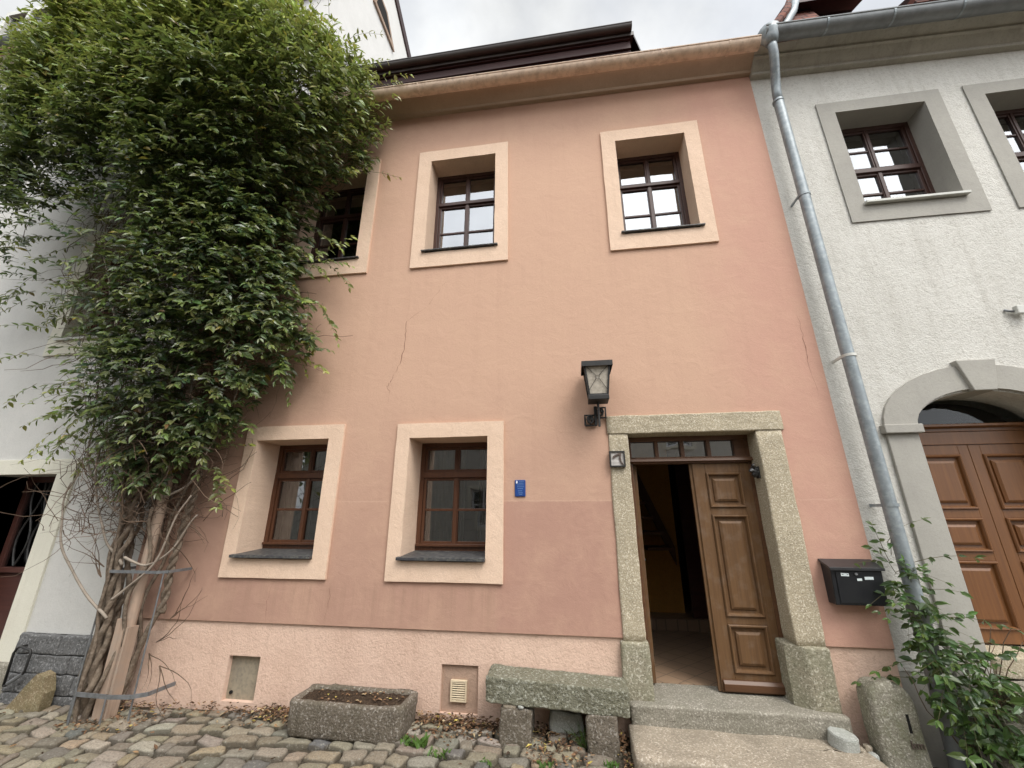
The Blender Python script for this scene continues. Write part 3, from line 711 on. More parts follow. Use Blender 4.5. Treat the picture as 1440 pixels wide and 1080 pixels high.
for zt, yf, xa in ((.285, -.34, 3.12), (.10, -.66, 3.02), (-.10, -.98, 2.9)): rock_box((xa, yf, zt - .2), (5.6, -.03, zt), .025, 20, .008, 4, 'step', M['sill_stone'], stp)
rock_box((2.60, -.62, -.36), (3.6, -.36, -.2), .02, 14, .006, 5, 'kerb_stone', M['sill_stone'], stp)
sb = thing('wall_sensor', 'small grey square box fixed to the white roughcast wall', 'sensor box', (4.5, 0, 3.47))
mb = MB(); mb.box((4.46, -.06, 3.43), (4.56, -.012, 3.52)); mb.build('housing', M['lightmetal'], sb, bevel=.008)
mb = MB(); mb.tube([(4.46, -.02, 3.47), (4.42, -.015, 3.48), (4.41, .005, 3.50)], .012, 8); mb.build('cable_stub', M['iron_grey'], sb)

# grey downpipe between the houses
P = thing('downpipe', 'zinc rain downpipe with swan neck running down the white house edge', 'downpipe', (2.75, -.15, -.3))
mb = MB(); mb.tube([(2.73, -.40, 7.36), (2.73, -.40, 7.30), (2.73, -.40, 7.22), (2.73, -.395, 7.15)], [.13, .12, .085, .062], 16); mb.build('hopper', M['zinc'], P, smooth=True)
mb = MB(); mb.tube([(2.73, -.395, 7.18), (2.735, -.39, 7.10), (2.75, -.35, 7.0), (2.77, -.27, 6.87), (2.785, -.2, 6.75), (2.79, -.16, 6.62), (2.79, -.15, 6.45)], .052, 16); mb.build('swan_neck', M['zinc'], P, smooth=True)
mb = MB(); mb.tube([(2.79, -.15, 6.5), (2.78, -.15, 3.4), (2.78, -.15, .8)], .056, 20); smooth_by_angle(mb.build('pipe', M['zinc'], P))
mb = MB(); mb.tube([(2.78, -.15, .86), (2.78, -.15, .85), (2.78, -.15, .78), (2.775, -.15, .75), (2.77, -.15, -.34)], [.062, .078, .078, .066, .066], 20); smooth_by_angle(mb.build('standpipe', M['zinc_dark'], P))
for z in (6.46, 5.0, 3.02, 1.6):
    mb = MB(); mb.tube([(2.785, -.15, z), (2.785, -.15, z + .028)], .0625, 20); mb.box((2.72, -.145, z), (2.735, .02, z + .025)) if z != 6.46 else None
    smooth_by_angle(mb.build('pipe_clip', M['zinc'] if z != 3.02 else M['lightmetal'], P))

# ------------------------------------------------------------------ left house and the tall gable
LH = thing('pale_house', 'tall pale rendered house with dark stone base and steep gabled roof behind the climber', 'house', (-9, 0, -.35))
lx1 = X0 - .002
lw = (-7.2, -6.2, 3.9, 5.55)
mb = MB(); wall_holes(mb, -14, lx1, .27, 10.3, [(-7.5, -6.44, .27, 2.03), grow(lw)], .012, .45)
mb.build('wall', M['leftwall'], LH, fix=False)
mb = MB(); mb.box((-7.65, -.014, 2.02), (-6.18, .03, 2.21)); LS = mb.build('door_lintel', M['cream'], LH, bevel=.005)
mb = MB(); mb.box((-6.455, -.014, -.02), (-6.18, .4, 2.02)); mb.build('door_jamb', M['cream'], LH, bevel=.005)
mb = MB(); mb.box((-7.68, -.014, -.02), (-7.5, .4, 2.02)); mb.build('door_jamb', M['leftbase'], LH, bevel=.005)
for x0, x1 in ((-6.455, -6.18), (-7.68, -7.5)): rock_box((x0 - .01, -.03, -.6), (x1 + .01, .4, -.015), .015, 10, .012, 6, 'jamb_base', M['sill_stone'], LH)
mb = MB(); mb.box((-7.52, .38, -.6), (-6.44, .43, .82)); mb.box((-7.52, .34, .82), (-6.44, .43, .88)); mb.box((-7.52, .38, .88), (-7.43, .43, 2.04)); mb.box((-6.53, .38, .88), (-6.44, .43, 2.04)); mb.box((-7.43, .381, 1.95), (-6.53, .43, 2.04)); dd_ = mb.build('shop_door', M['brown_door'], LH, bevel=.004)
mb = MB(); mb.face([(-7.43, .41, .88), (-6.53, .41, .88), (-6.53, .412, 1.95), (-7.43, .412, 1.95)]); mb.build('pane', M['glass'], dd_, fix=False)
mb = MB()
for cx in (-7.2, -6.98, -6.76):
    mb.tube([(cx + .09 * math.sin(t * .55), .36, .9 + t * .105) for t in range(11)], .012, 6)
    mb.tube([(cx - .09 * math.sin(t * .55), .355, .9 + t * .105) for t in range(11)], .012, 6)
mb.build('window_grille', M['iron'], dd_)
wo = window(LH, lw, (lw[0] - .2, lw[1] + .2, lw[2] - .22, lw[3] + .18), .25, M['win_wood'], M['glass'], M['cream'], proud=.012, sill=False, lower=False, jit=.002)
mb = MB(); mb.prism([(-.05, 3.9), (-.05, 3.93), (.26, 3.955), (.26, 3.91)], lw[0] - .05, lw[1] + .05); mb.build('window_sill', M['lightmetal'], wo)
mb = MB(); mb.box((lw[0] + .02, .40, lw[2]), (lw[1] - .02, .41, lw[3])); mb.build('roller_blind', M['ochre_blind'], wo)
# rock faced base courses, block by block
zs = [(-.62, -.285), (-.278, -.102), (-.095, .078), (.085, .268)]
for r_, (a, b) in enumerate(zs):
    x = -6.175; cuts_ = [[-5.55, -4.96], [-5.75, -5.32, -4.96], [-5.42, -4.96], [-5.62, -4.96]][r_]
    for c in cuts_:
        rock_box((x + .004, -.045, a), (c - .004, .2, b), .012, 14, .013, 9, 'base_block', M['dark_granite'], LH, fine=.006); x = c
# body, roof, gable
mb = MB(); mb.box((-14, 8.5, -.6), (lx1 - .05, 9, 10.3)); mb.box((-14, .45, -.6), (-13.8, 8.5, 10.3)); mb.box((-13.8, .46, 10.1), (lx1 - .35, 8.5, 10.25)); mb.box((-13.8, .46, 2.9), (lx1 - .3, 8.5, 3.1)); mb.build('inner_wall', M['dark'], LH, fix=False)
mb = MB(); mb.poly_x([(.46, -.6), (.46, 10.3 + .3), (-.0, 10.6), (3.0, 17.75), (9.2, 13.9), (9.2, -.6)], -5.3, lx1 - .02); gb = mb.build('gable_wall', M['gable'], LH)
mb = MB(); plane_roof(mb, -14, -5.2, [(-.32, 10.25), (3.0, 18.0), (9.4, 14.1)], .2); rf = mb.build('roof', M['roof'], LH)
mb = MB(); pr = [(-.3, 10.35), (3.0, 18.05), (9.4, 14.1)]; mb.poly_x(pr + [(9.4, 13.7), (3.0, 17.65), (-.1, 10.3)], -5.2, lx1 + .03); mb.build('verge_board', M['dark_red'], LH, bevel=.01)
mb = MB(); gw = [(2.3, 15.05), (4.0, 15.25), (3.25, 16.1), (2.55, 16.2)]
mb.poly_x([(2.5, 15.35), (3.85, 15.35), (3.2, 16.05), (2.5, 16.05)], lx1 - .01, lx1 + .04); gwf = mb.build('gable_window', M['old_board'], LH)
mb = MB(); mb.poly_x([(2.62, 15.47), (3.58, 15.47), (3.13, 15.95), (2.62, 15.95)], lx1 + .035, lx1 + .045); mb.build('pane', M['dark'], gwf)
mb = MB(); halfround(mb, -14, lx1, -.42, 10.28, .09, 0, 0); smooth_by_angle(mb.build('gutter', M['zinc_dark'], LH), 50)
mb = MB(); mb.prism([(.02, 9.85), (-.1, 9.9), (-.2, 10.05), (-.32, 10.1), (-.32, 10.22), (.02, 10.22)], -14, lx1); mb.build('cornice', M['cream'], LH)
mb = MB(); mb.box((-12.5, .15, 11.75), (-11.0, 1.5, 11.85)); mb.box((-12.5, .15, 12.5), (-11.0, 1.6, 12.62)); mb.box((-11.85, .15, 11.85), (-11.75, .25, 12.5)); mb.box((-11.1, .15, 11.85), (-11.0, 1.5, 12.5)); mb.box((-12.5, .15, 11.85), (-12.4, 1.5, 12.5)); rd = mb.build('roof_dormer', M['lightmetal'], LH)
mb = MB(); mb.face([(-12.4, .22, 11.85), (-11.1, .22, 11.85), (-11.1, .22, 12.5), (-12.4, .22, 12.5)]); mb.build('pane', M['glass'], rd, fix=False)

# ------------------------------------------------------------------ row across the street (seen mirrored in the panes)
OP = thing('townhouse', 'pale townhouse across the street, mirrored in the window panes', 'house', (-2, -11.5, -.6))
oy = -11.6
ows = [(x - .5, x + .5, z, z + 1.6) for x in (-9.5, -6.9, -3.4, -1.6, 1.4, 4.2, 6.8) for z in (.9, 4.2)] 
mb = MB(); wall_holes(mb, -12, 9, -1.2, 7.6, ows, oy, oy - .4); mb.build('wall', M['opp'], OP, fix=False)
mb = MB()
for k in range(7): z = .3 + k * .45; mb.box((-12, oy - .01, z), (9, oy + .006, z + .018))
mb.build('joint_bands', M['greycorn'], OP)
mb = MB(); mb.box((-12, oy - 8, -1.2), (9, oy - 7.8, 7.6)); mb.box((-12, oy - 8, 7.3), (9, oy - .41, 7.5)); mb.build('inner_wall', M['dark'], OP)
for a, b, c, d in ows:
    mb = MB(); y1 = oy - .1
    mb.box((a, y1 - .06, c), (a + .08, y1, d)); mb.box((b - .08, y1 - .06, c), (b, y1, d)); mb.box((a + .08, y1 - .06, d - .08), (b - .08, y1, d)); mb.box((a + .08, y1 - .06, c), (b - .08, y1, c + .08)); mb.box(((a + b) / 2 - .04, y1 - .06, c + .08), ((a + b) / 2 + .04, y1, d - .08)); mb.box((a + .08, y1 - .055, c + 1.0), (b - .08, y1 - .005, c + 1.06))
    o = mb.build('window', M['white_paint'], OP)
    mb = MB(); mb.face([(a, y1 - .03, c), (a, y1 - .03, d), (b, y1 - .03, d), (b, y1 - .03, c)]); mb.build('pane', M['glass'], o, fix=False)
    mb = MB(); mb.box((a - .14, oy - .005, c - .14), (a, oy + .03, d + .14)); mb.box((b, oy - .005, c - .14), (b + .14, oy + .03, d + .14)); mb.box((a, oy - .005, d), (b, oy + .03, d + .14)); mb.box((a, oy - .005, c - .14), (b, oy + .05, c)); mb.build('window_surround', M['cream'], o)
mb = MB(); plane_roof(mb, -12.2, 9.2, [(oy + .35, 7.6), (oy - 3.6, 10.4), (oy - 8, 7.5)]); mb.build('roof', M['roof'], OP)

# ------------------------------------------------------------------ things on the facade
LP = thing('wall_lamp', 'black iron lantern with frosted panes on a scrolled bracket', 'wall lamp', (.3, 0, 2.5))
lc = (.31, -.21)
def frus(mb, z0, h0, z1, h1, t):     # four corner bars + rails of a lantern
    for sx, sy in ((1, 1), (1, -1), (-1, 1), (-1, -1)):
        mb.tube([(lc[0] + sx * h0, lc[1] + sy * h0, z0), (lc[0] + sx * h1, lc[1] + sy * h1, z1)], t, 4)
mb = MB(); frus(mb, 2.695, .092, 3.03, .128, .013)
for z, h in ((2.70, .093), (3.02, .127)):
    for a, b in (((-1, -1), (1, -1)), ((1, -1), (1, 1)), ((1, 1), (-1, 1)), ((-1, 1), (-1, -1))): mb.tube([(lc[0] + a[0] * h, lc[1] + a[1] * h, z), (lc[0] + b[0] * h, lc[1] + b[1] * h, z)], .011, 4)
# wire cross with a small square on each pane
for ax in range(4):
    def pt(u, z):
        h = .092 + (z - 2.695) / .335 * .036 + .004
        u = u * h
        x, y_ = [(u, -h), (h, u), (-u, h), (-h, -u)][ax]
        return (lc[0] + x, lc[1] + y_, z)
    zc_ = 2.88
    for u, z in ((-.95, 2.74), (.95, 2.74), (-.95, 3.01), (.95, 3.01)): mb.tube([pt(u, z), pt(math.copysign(.14, u), zc_ + math.copysign(.017, z - zc_))], .0028, 4)
    sq = [pt(-.14, zc_ - .017), pt(.14, zc_ - .017), pt(.14, zc_ + .017), pt(-.14, zc_ + .017), pt(-.14, zc_ - .017)]; mb.tube(sq, .0028, 4)
mb.build('lantern_cage', M['iron'], LP)
mb = MB(); i0 = [mb.vert((lc[0] + sx * .088, lc[1] + sy * .088, 2.70)) for sx, sy in ((-1, -1), (1, -1), (1, 1), (-1, 1))]; i1 = [mb.vert((lc[0] + sx * .122, lc[1] + sy * .122, 3.025)) for sx, sy in ((-1, -1), (1, -1), (1, 1), (-1, 1))]
for k in range(4): mb.f.append([i0[k], i0[(k + 1) % 4], i1[(k + 1) % 4], i1[k]])
mb.build('lamp_glass', M['frost'], LP)
mb = MB(); a = [mb.vert((lc[0] + sx * .157, lc[1] + sy * .157, 2.99)) for sx, sy in ((-1, -1), (1, -1), (1, 1), (-1, 1))]; b = [mb.vert((lc[0] + sx * .157, lc[1] + sy * .157, 3.045)) for sx, sy in ((-1, -1), (1, -1), (1, 1), (-1, 1))]; c = [mb.vert((lc[0] + sx * .05, lc[1] + sy * .05, 3.072)) for sx, sy in ((-1, -1), (1, -1), (1, 1), (-1, 1))]
for p, q in ((a, b), (b, c)):
    for k in range(4): mb.f.append([p[k], p[(k + 1) % 4], q[(k + 1) % 4], q[k]])
mb.f.append(c); mb.f.append(i_ := [mb.vert((lc[0] + sx * .15, lc[1] + sy * .15, 3.03)) for sx, sy in ((-1, -1), (1, -1), (1, 1), (-1, 1))]); mb.build('lantern_cap', M['iron'], LP)
mb = MB(); mb.box((lc[0] - .104, lc[1] - .104, 2.645), (lc[0] + .104, lc[1] + .104, 2.695)); mb.build('lantern_base', M['iron'], LP, bevel=.006)
mb = MB(); mb.tube([(lc[0] - .005, lc[1], 2.65), (lc[0] - .005, lc[1], 2.385)], .0125, 8); mb.tube([(lc[0] - .005, lc[1], 2.55), (lc[0] - .005, -.02, 2.55)], .012, 8); mb.build('lamp_arm', M['iron'], LP)
mb = MB()
for cx, cz, h in ((.225, 2.49, .055), (.335, 2.57, .055)):
    for s in (-1, 1):
        mb.tube([(cx + s * (h * .6) * math.cos(t) * (1 - t / 14), -.05 + .008 * s, cz + h * .95 * math.sin(t) * (1 - t / 14)) for t in [k * .5 for k in range(20)]], .011, 6)
    mb.tube([(cx - h, -.035, cz - h), (cx + h, -.035, cz - h), (cx + h, -.035, cz + h), (cx - h, -.035, cz + h), (cx - h, -.035, cz - h)], .012, 6)
mb.box((.27, -.045, 2.44), (.30, -.002, 2.64)); mb.build('scroll_bracket', M['iron'], LP)

N7 = thing('house_number', 'square glazed tile with a brown 7 on the door jamb', 'house number', (.47, -.03, 2.0))
mb = MB(); nx0, nx1, nz0, nz1 = .395, .55, 1.995, 2.155
mb.box((nx0, -.06, nz0), (nx0 + .013, -.018, nz1)); mb.box((nx1 - .013, -.06, nz0), (nx1, -.018, nz1)); mb.box((nx0 + .013, -.059, nz1 - .013), (nx1 - .013, -.018, nz1)); mb.box((nx0 + .013, -.059, nz0), (nx1 - .013, -.018, nz0 + .013)); mb.build('number_frame', M['iron'], N7)
mb = MB(); mb.box((nx0 + .01, -.048, nz0 + .01), (nx1 - .01, -.015, nz1 - .01)); mb.build('number_tile', M['tile'], N7, rough=(6, .004, 30))
mb = MB(); mb.poly_y([(.426, 2.088), (.432, 2.106), (.47, 2.124), (.508, 2.142), (.515, 2.13), (.508, 2.09), (.514, 2.05), (.534, 2.016), (.512, 2.018), (.494, 2.045), (.489, 2.085), (.491, 2.112), (.46, 2.096), (.434, 2.076)], -.058, -.045); mb.build('number_digit', M['seven'], N7, bevel=.002)

PQ = thing('blue_plaque', 'small blue enamel plaque on the plaster between ground floor window and door', 'plaque', (-.53, 0, 1.8))
mb = MB(); mb.box((-.595, -.014, 1.71), (-.482, -.001, 1.88)); mb.build('plate', M['blue'], PQ, bevel=.006)
mb = MB(); mb.poly_y([(-.582, 1.846), (-.57, 1.842), (-.564, 1.853), (-.567, 1.871), (-.578, 1.872)], -.0165, -.012); mb.build('emblem', M['white_paint'], PQ)
for z, a, b in ((1.862, -.55, -.496), (1.843, -.555, -.5), (1.825, -.57, -.5), (1.806, -.57, -.495), (1.788, -.565, -.51), (1.765, -.56, -.515), (1.745, -.555, -.51), (1.73, -.55, -.515)):
    mb = MB(); x = a
    while x < b: w_ = U(.006, .014); mb.box((x, -.0155, z), (min(x + w_, b), -.0125, z + .006)); x += w_ + .003
    mb.build('print_line', M['pale_ink'], PQ)

ORN = thing('jamb_ornament', 'small dark metal creature head on the inner door jamb', 'ornament', (1.84, .09, 1.95))
bm = bmesh.new(); bmesh.ops.create_icosphere(bm, subdivisions=3, radius=1.)
for v in bm.verts:
    p = v.co.copy(); k = 1 + .35 * mnoise.noise(p * 2.3) + .12 * mnoise.noise(p * 6)
    v.co = Vector((p.x * .034 - (.02 if p.z > .2 and p.x < 0 else 0), p.y * .034, p.z * .052 - .01 + .012 * p.x)) * k
me = bpy.data.meshes.new('creature_head'); bm.to_mesh(me); bm.free(); me.materials.append(M['iron'])
oh = bpy.data.objects.new('creature_head', me); C.objects.link(oh); oh.parent = ORN; oh.location = (-.02, -.01, 0)
for s in (-1, 1):
    mb = MB(); mb.tube([(1.815 + .012 * s, .075 + .02 * s, 1.97), (1.80 + .012 * s, .07 + .035 * s, 2.0), (1.81, .07 + .03 * s, 2.02)], [.014, .012, .003], 6); mb.build('ear', M['iron'], ORN)
mb = MB(); mb.tube([(1.81, .07, 1.955), (1.78, .06, 1.955), (1.765, .055, 1.945)], [.02, .016, .006], 8); mb.build('snout', M['iron_grey'], ORN)
mb = MB(); mb.box((1.835, .055, 1.875), (1.853, .12, 1.99)); mb.build('mount_plate', M['iron'], ORN, bevel=.004)

MBX = thing('mailbox', 'black enamel mailbox with sloping lid and three white stickers', 'mailbox', (2.4, 0, .8))
mb = MB(); mb.poly_x([(-.001, .80), (-.115, .80), (-.135, 1.085), (-.001, 1.13)], 2.19, 2.59); mb.build('box_body', M['box_black'], MBX, bevel=.004)
mb = MB(); mb.poly_x([(-.002, 1.155), (-.002, 1.133), (-.15, 1.084), (-.16, 1.075), (-.16, 1.10)], 2.175, 2.605); mb.build('lid', M['lid_black'], MBX, bevel=.003)
mb = MB(); mb.poly_x([(-.1175, .815), (-.136, 1.06), (-.14, 1.06), (-.1215, .815)], 2.225, 2.575); mb.build('front_door', M['box_black'], MBX, bevel=.002)
def sticker(x0, x1, z0, z1, sl=.01, ink=False):
    yy = lambda z: -.1185 - (z - .80) * .0755 - .0055
    m_ = MB(); m_.face([(x0, yy(z0), z0 + sl), (x1, yy(z0), z0), (x1, yy(z1), z1), (x0, yy(z1), z1 + sl)]); s = m_.build('sticker', M['label'], MBX, fix=False)
    if ink:
        for k in (0, .6):
            m_ = MB(); w = (x1 - x0); m_.face([(x0 + w * (.12 + k), yy(z0) - .002, z0 + .012), (x0 + w * (.3 + k), yy(z0) - .002, z0 + .012), (x0 + w * (.3 + k), yy(z1) - .002, z1 - .006), (x0 + w * (.12 + k), yy(z1) - .002, z1 - .006)]); m_.build('print', M['ink'], s, fix=False)
sticker(2.262, 2.325, 1.028, 1.052, .002, True); sticker(2.382, 2.42, .995, 1.014, -.002); sticker(2.442, 2.51, 1.005, 1.028, -.001)
mb = MB(); mb.tube([(2.38, -.138, 1.048), (2.38, -.150, 1.048)], .011, 10); mb.build('lock', M['iron_grey'], MBX)

# ------------------------------------------------------------------ stone things on the ground
TR = thing('stone_trough', 'weathered granite trough filled with bare soil and dead leaves', 'planter', (-2.0, -.23, -.26))
tx0, tx1, ty0, ty1, tz0, tz1 = -2.56, -1.49, -.435, -.04, -.285, -.02
bm = bmesh.new(); NXX = 44; 
def sq(t, hx, hy, r):        # rounded rectangle outline, t in 0..1
    per = [(hx, hy)]; a = 2 * math.pi * t
    ca, sa = math.cos(a), math.sin(a); e = r
    return math.copysign(abs(ca) ** e, ca) * hx, math.copysign(abs(sa) ** e, sa) * hy
cx, cy = (tx0 + tx1) / 2, (ty0 + ty1) / 2; hx, hy = (tx1 - tx0) / 2, (ty1 - ty0) / 2
prof = [(.94, .94, tz0, .22), (.97, .97, tz0 + .02, .2), (.985, .985, tz0 + .08, .18), (.995, .99, tz0 + .14, .18), (1., 1., tz0 + .2, .18), (1., 1., tz1 - .02, .18), (.985, .97, tz1, .2), (.92, .82, tz1 + .002, .22), (.885, .72, tz1 - .012, .25), (.87, .69, tz1 - .1, .28)]
NS = 120; rings = []
for fx, fy, z, e in prof:
    ring = []
    for k in range(NS):
        x, y_ = sq((k + .5) / NS, hx * fx, hy * fy, e); p = Vector((cx + x, cy + y_, z))
        p += mnoise.noise_vector(p * 7) * .014 + mnoise.noise_vector(p * 22) * .008
        ring.append(bm.verts.new(p - wloc(TR)))
    rings.append(ring)
for a, b in zip(rings, rings[1:]):
    for k in range(NS): bm.faces.new([a[k], a[(k + 1) % NS], b[(k + 1) % NS], b[k]])
bm.faces.new(rings[0][::-1]); bmesh.ops.recalc_face_normals(bm, faces=bm.faces)
for f in bm.faces: f.smooth = True
me = bpy.data.meshes.new('trough_basin'); bm.to_mesh(me); bm.free(); me.materials.append(M['trough_stone']); o = bpy.data.objects.new('trough_basin', me); C.objects.link(o); o.parent = TR
mb = MB(); nx, ny = 50, 18
g = [[mb.vert((cx + hx * .9 * (2 * i / nx - 1), cy + hy * .74 * (2 * j / ny - 1), tz1 - .03 + .02 * mnoise.noise((i * .4, j * .5, 0)) + .016 * mnoise.noise((i * 1.3, j * 1.5, 4)) + .012 * (1 - (2 * j / ny - 1) ** 2))) for i in range(nx + 1)] for j in range(ny + 1)]
for j in range(ny):
    for i in range(nx): mb.f.append([g[j][i], g[j][i + 1], g[j + 1][i + 1], g[j + 1][i]])
mb.build('soil', M['soil'], TR, fix=False, smooth=True)

BN = thing('stone_bench', 'mossy granite slab bench on two rough stone blocks by the door', 'bench', (-.2, -.16, -.28))
def tilt(w): w.z += -.042 * (w.x + .8); return w
rock_box((-.815, -.305, .012), (.39, -.0, .205), .016, 30, .005, 5, 'seat', M['bench_stone'], BN, shear=tilt, fine=.009)
rock_box((-.69, -.30, -.36), (-.42, -.05, -.018), .022, 14, .016, 6, 'leg', M['trough_stone'], BN, fine=.007)
rock_box((.035, -.31, -.36), (.285, -.05, -.022), .022, 14, .016, 6, 'leg', M['trough_stone'], BN, fine=.007)
tag(rock_box((-.665, -.30, -.028), (-.545, -.2, .014), .018, 6, .004, 9, 'shim_stone', M['slab_stone'], loc=(-.6, -.25, -.03)), 'reddish flat pebble wedged between bench slab and block', 'stone', 'pebbles wedged under the bench slab')
tag(rock_box((-.535, -.31, -.024), (-.485, -.24, .012), .016, 6, .004, 12, 'shim_stone', M['concrete'], loc=(-.51, -.27, -.03)), 'whitish small pebble wedged under the bench slab', 'stone', 'pebbles wedged under the bench slab')
tag(rock_box((-.28, -.1, -.34), (.0, .02, -.1), .03, 10, .02, 5, 'boulder', M['concrete'], loc=(-.12, -.05, -.3)), 'pale rough stone lying under the bench', 'stone')
def slabt(w):
    w.z -= .01 * (w.x - 1); 
    if w.x > 1.5 and w.y < -.3: w.y += (w.x - 1.5) * .12
    return w
tag(rock_box((.375, -.62, -.36), (2.13, -.08, -.145), .035, 30, .012, 4, 'step_slab', M['slab_stone'], loc=(1.2, -.35, -.33), shear=slabt), 'long worn granite slab step before the open door', 'step')
# concrete disc leaning on the slab
bm = bmesh.new(); bmesh.ops.create_cone(bm, segments=40, radius1=.098, radius2=.094, depth=.09, cap_ends=True)
bmesh.ops.bevel(bm, geom=[e for e in bm.edges if abs(e.verts[0].co.z - e.verts[1].co.z) < 1e-4], offset=.006, segments=2, affect='EDGES')
for v in bm.verts: v.co += mnoise.noise_vector(v.co * 20) * .003
me = bpy.data.meshes.new('concrete_disc'); bm.to_mesh(me); bm.free(); me.materials.append(M['concrete']); o = bpy.data.objects.new('concrete_disc', me); C.objects.link(o); o.location = (1.975, -.21, -.115); o.rotation_euler = (rad(4), rad(6), 0); smooth_by_angle(o); tag(o, 'round concrete disc lying on the slab beside the milestone', 'stone disc')
for i, (x, y_, r_, lb) in enumerate(((2.16, -.16, .03, 'pinkish chipped stone leaning between disc and milestone'), (2.155, -.215, .034, 'grey round pebble at the foot of the milestone'))):
    tag(rock_box((x - r_, y_ - r_, -.22 + i * -.03), (x + r_, y_ + r_, -.15 + i * -.03), .02, 5, .008, 20, 'pebble', M['slab_stone'] if i == 0 else M['concrete'], loc=(x, y_, -.2)), lb, 'stone', 'pebbles beside the milestone')
MS = thing('milestone', 'round topped old kilometre stone carved 1 km by the downpipe', 'milestone', (2.4, -.2, -.33))
def mile(w):
    # rounded head
    dz = w.z - .13; dx = w.x - 2.37
    if dz > 0:
        k = math.sqrt(max(0, 1 - min(1, dz / .165) ** 2)); w.x = 2.37 + dx * (.25 + .75 * k)
    w.x += .09 * (w.z + .3) * -.25; w.y += .12 * (w.z + .3) * .35
    return w
rock_box((2.21, -.27, -.45), (2.535, -.08, .285), .05, 24, .01, 5, 'stone_body', M['mile_stone'], MS, shear=mile)
def text3d(body, size, loc, name, parent, m, rot=(rad(90), 0, 0)):
    cu = bpy.data.curves.new('t', 'FONT'); cu.body = body; cu.size = size; cu.extrude = .004; cu.align_x = 'CENTER'
    ob = bpy.data.objects.new('t', cu); C.objects.link(ob); bpy.context.view_layer.update()
    me = bpy.data.meshes.new_from_object(ob); bpy.data.objects.remove(ob)
    me.materials.append(m); o = bpy.data.objects.new(name, me); C.objects.link(o); o.parent = parent
    o.location = Vector(loc) - wloc(parent); o.rotation_euler = rot
    return o
text3d('1', .17, (2.43, -.262, -.02), 'carved_figure', MS, M['dark'], (rad(88), 0, rad(2)))
text3d('km', .075, (2.45, -.268, -.115), 'carved_unit', MS, M['seven'], (rad(88), 0, rad(2)))
# wedge stone and boot scraper by the left house
mb = MB(); mb.poly_y([(-5.86, -.40), (-5.43, -.38), (-5.42, -.2), (-5.47, -.06), (-5.56, -.035), (-5.66, -.14)], -.20, -.09)
wd = mb.build('wedge_stone', M['wedge'], loc=(-5.6, -.14, -.37), rough=(4, .012, 7)); tag(wd, 'brown triangular stone propped against the dark stone base', 'stone')
BS = thing('boot_scraper', 'bent black iron boot scraper by the cream door frame', 'boot scraper', (-5.98, -.06, -.2))
mb = MB(); mb.tube([(-6.08, -.1, -.2), (-6.085, -.1, .1), (-6.06, -.1, .15), (-6.02, -.1, .165), (-5.88, -.1, .135), (-5.865, -.1, .10), (-5.87, -.1, -.06), (-5.89, -.1, -.09), (-6.03, -.1, -.18), (-6.06, -.1, -.2), (-6.08, -.1, -.2)], .012, 8); mb.build('loop', M['iron'], BS, smooth=True)
mb = MB(); mb.tube([(-5.885, -.1, -.085), (-6.03, -.105, -.175)], .018, 6); mb.build('blade', M['iron_grey'], BS)
mb = MB(); mb.tube([(-6.03, -.1, -.16), (-6.03, .02, -.16)], .01, 6); mb.tube([(-6.02, -.1, .165), (-6.02, .02, .165)], .01, 6); mb.build('wall_pin', M['iron'], BS)

# ------------------------------------------------------------------ the climbing plant
VN = thing('climbing_plant', 'huge dark green climber with twisted woody stems covering the wall corner', 'climbing plant', (-4.6, -.25, -.33))
def leaf(mb, p, d, n, L, w, col, fold=.25, curl=.15):
    d = d.normalized(); s = d.cross(n)
    if s.length < 1e-4: s = d.orthogonal()
    s.normalize(); n = s.cross(d)
    q = lambda t, k, h: p + d * (L * t) + s * (w * k) + n * (h * L)
    c2 = tuple(k * 1.12 for k in col)
    B = mb.vert(q(0, 0, 0), col); M1 = mb.vert(q(.35, 0, -.02), col); M2 = mb.vert(q(.7, 0, -.05 - curl * .3), c2); T = mb.vert(q(1, 0, -curl), c2)
    for k in (-1, 1):
        a = mb.vert(q(.28, .43 * k, fold * .22), col); b = mb.vert(q(.62, .38 * k, fold * .2 - curl * .25), c2)
        mb.f.append([B, M1, a] if k > 0 else [B, a, M1]); mb.f.append([M1, M2, b, a] if k > 0 else [M1, a, b, M2]); mb.f.append([M2, T, b] if k > 0 else [M2, b, T])
def sprig(mb, p, d, length, nl, L, cols, droop=.5, stem=None, sr=.003):
    d = d.normalized(); p = p.copy(); step = length / nl; pts = [p.copy()]
    for i in range(nl):
        d = (d + Vector((U(-.15, .15), U(-.15, .15), -droop * step * 1.6 + U(-.1, .1)))).normalized(); p = p + d * step; pts.append(p.copy())
        t = i / nl
        side = d.cross(Vector((0, 0, 1)))
        side = side.normalized() if side.length > .05 else Vector((1, 0, 0))
        for k in (-1, 1):
            if random.random() < .08: continue
            ld = (d * U(.2, .9) + side * k * U(.5, 1.1) + Vector((U(-.5, .5), U(-.35, .15), U(-.75, .3)))).normalized()
            nn = Vector((U(-.5, .5), -.8 + U(-.5, .5), .55 + U(-.2, .2)))
            l_ = L * random.choice((.55, .75, .9, 1., 1.1, 1.3)) * U(.85, 1.15) * (1 - .3 * t)
            c = cols(t); leaf(mb, p, ld, nn, l_, l_ * U(.40, .60), c, U(.1, .4), U(.05, .3))
    ld = d; leaf(mb, p, ld, Vector((0, -.5, .8)), L * .7, L * .28, cols(1.))
    if stem: stem.tube(pts, [sr * (1 - .6 * i / nl) for i in range(len(pts))], 3, False, (.12, .105, .05))
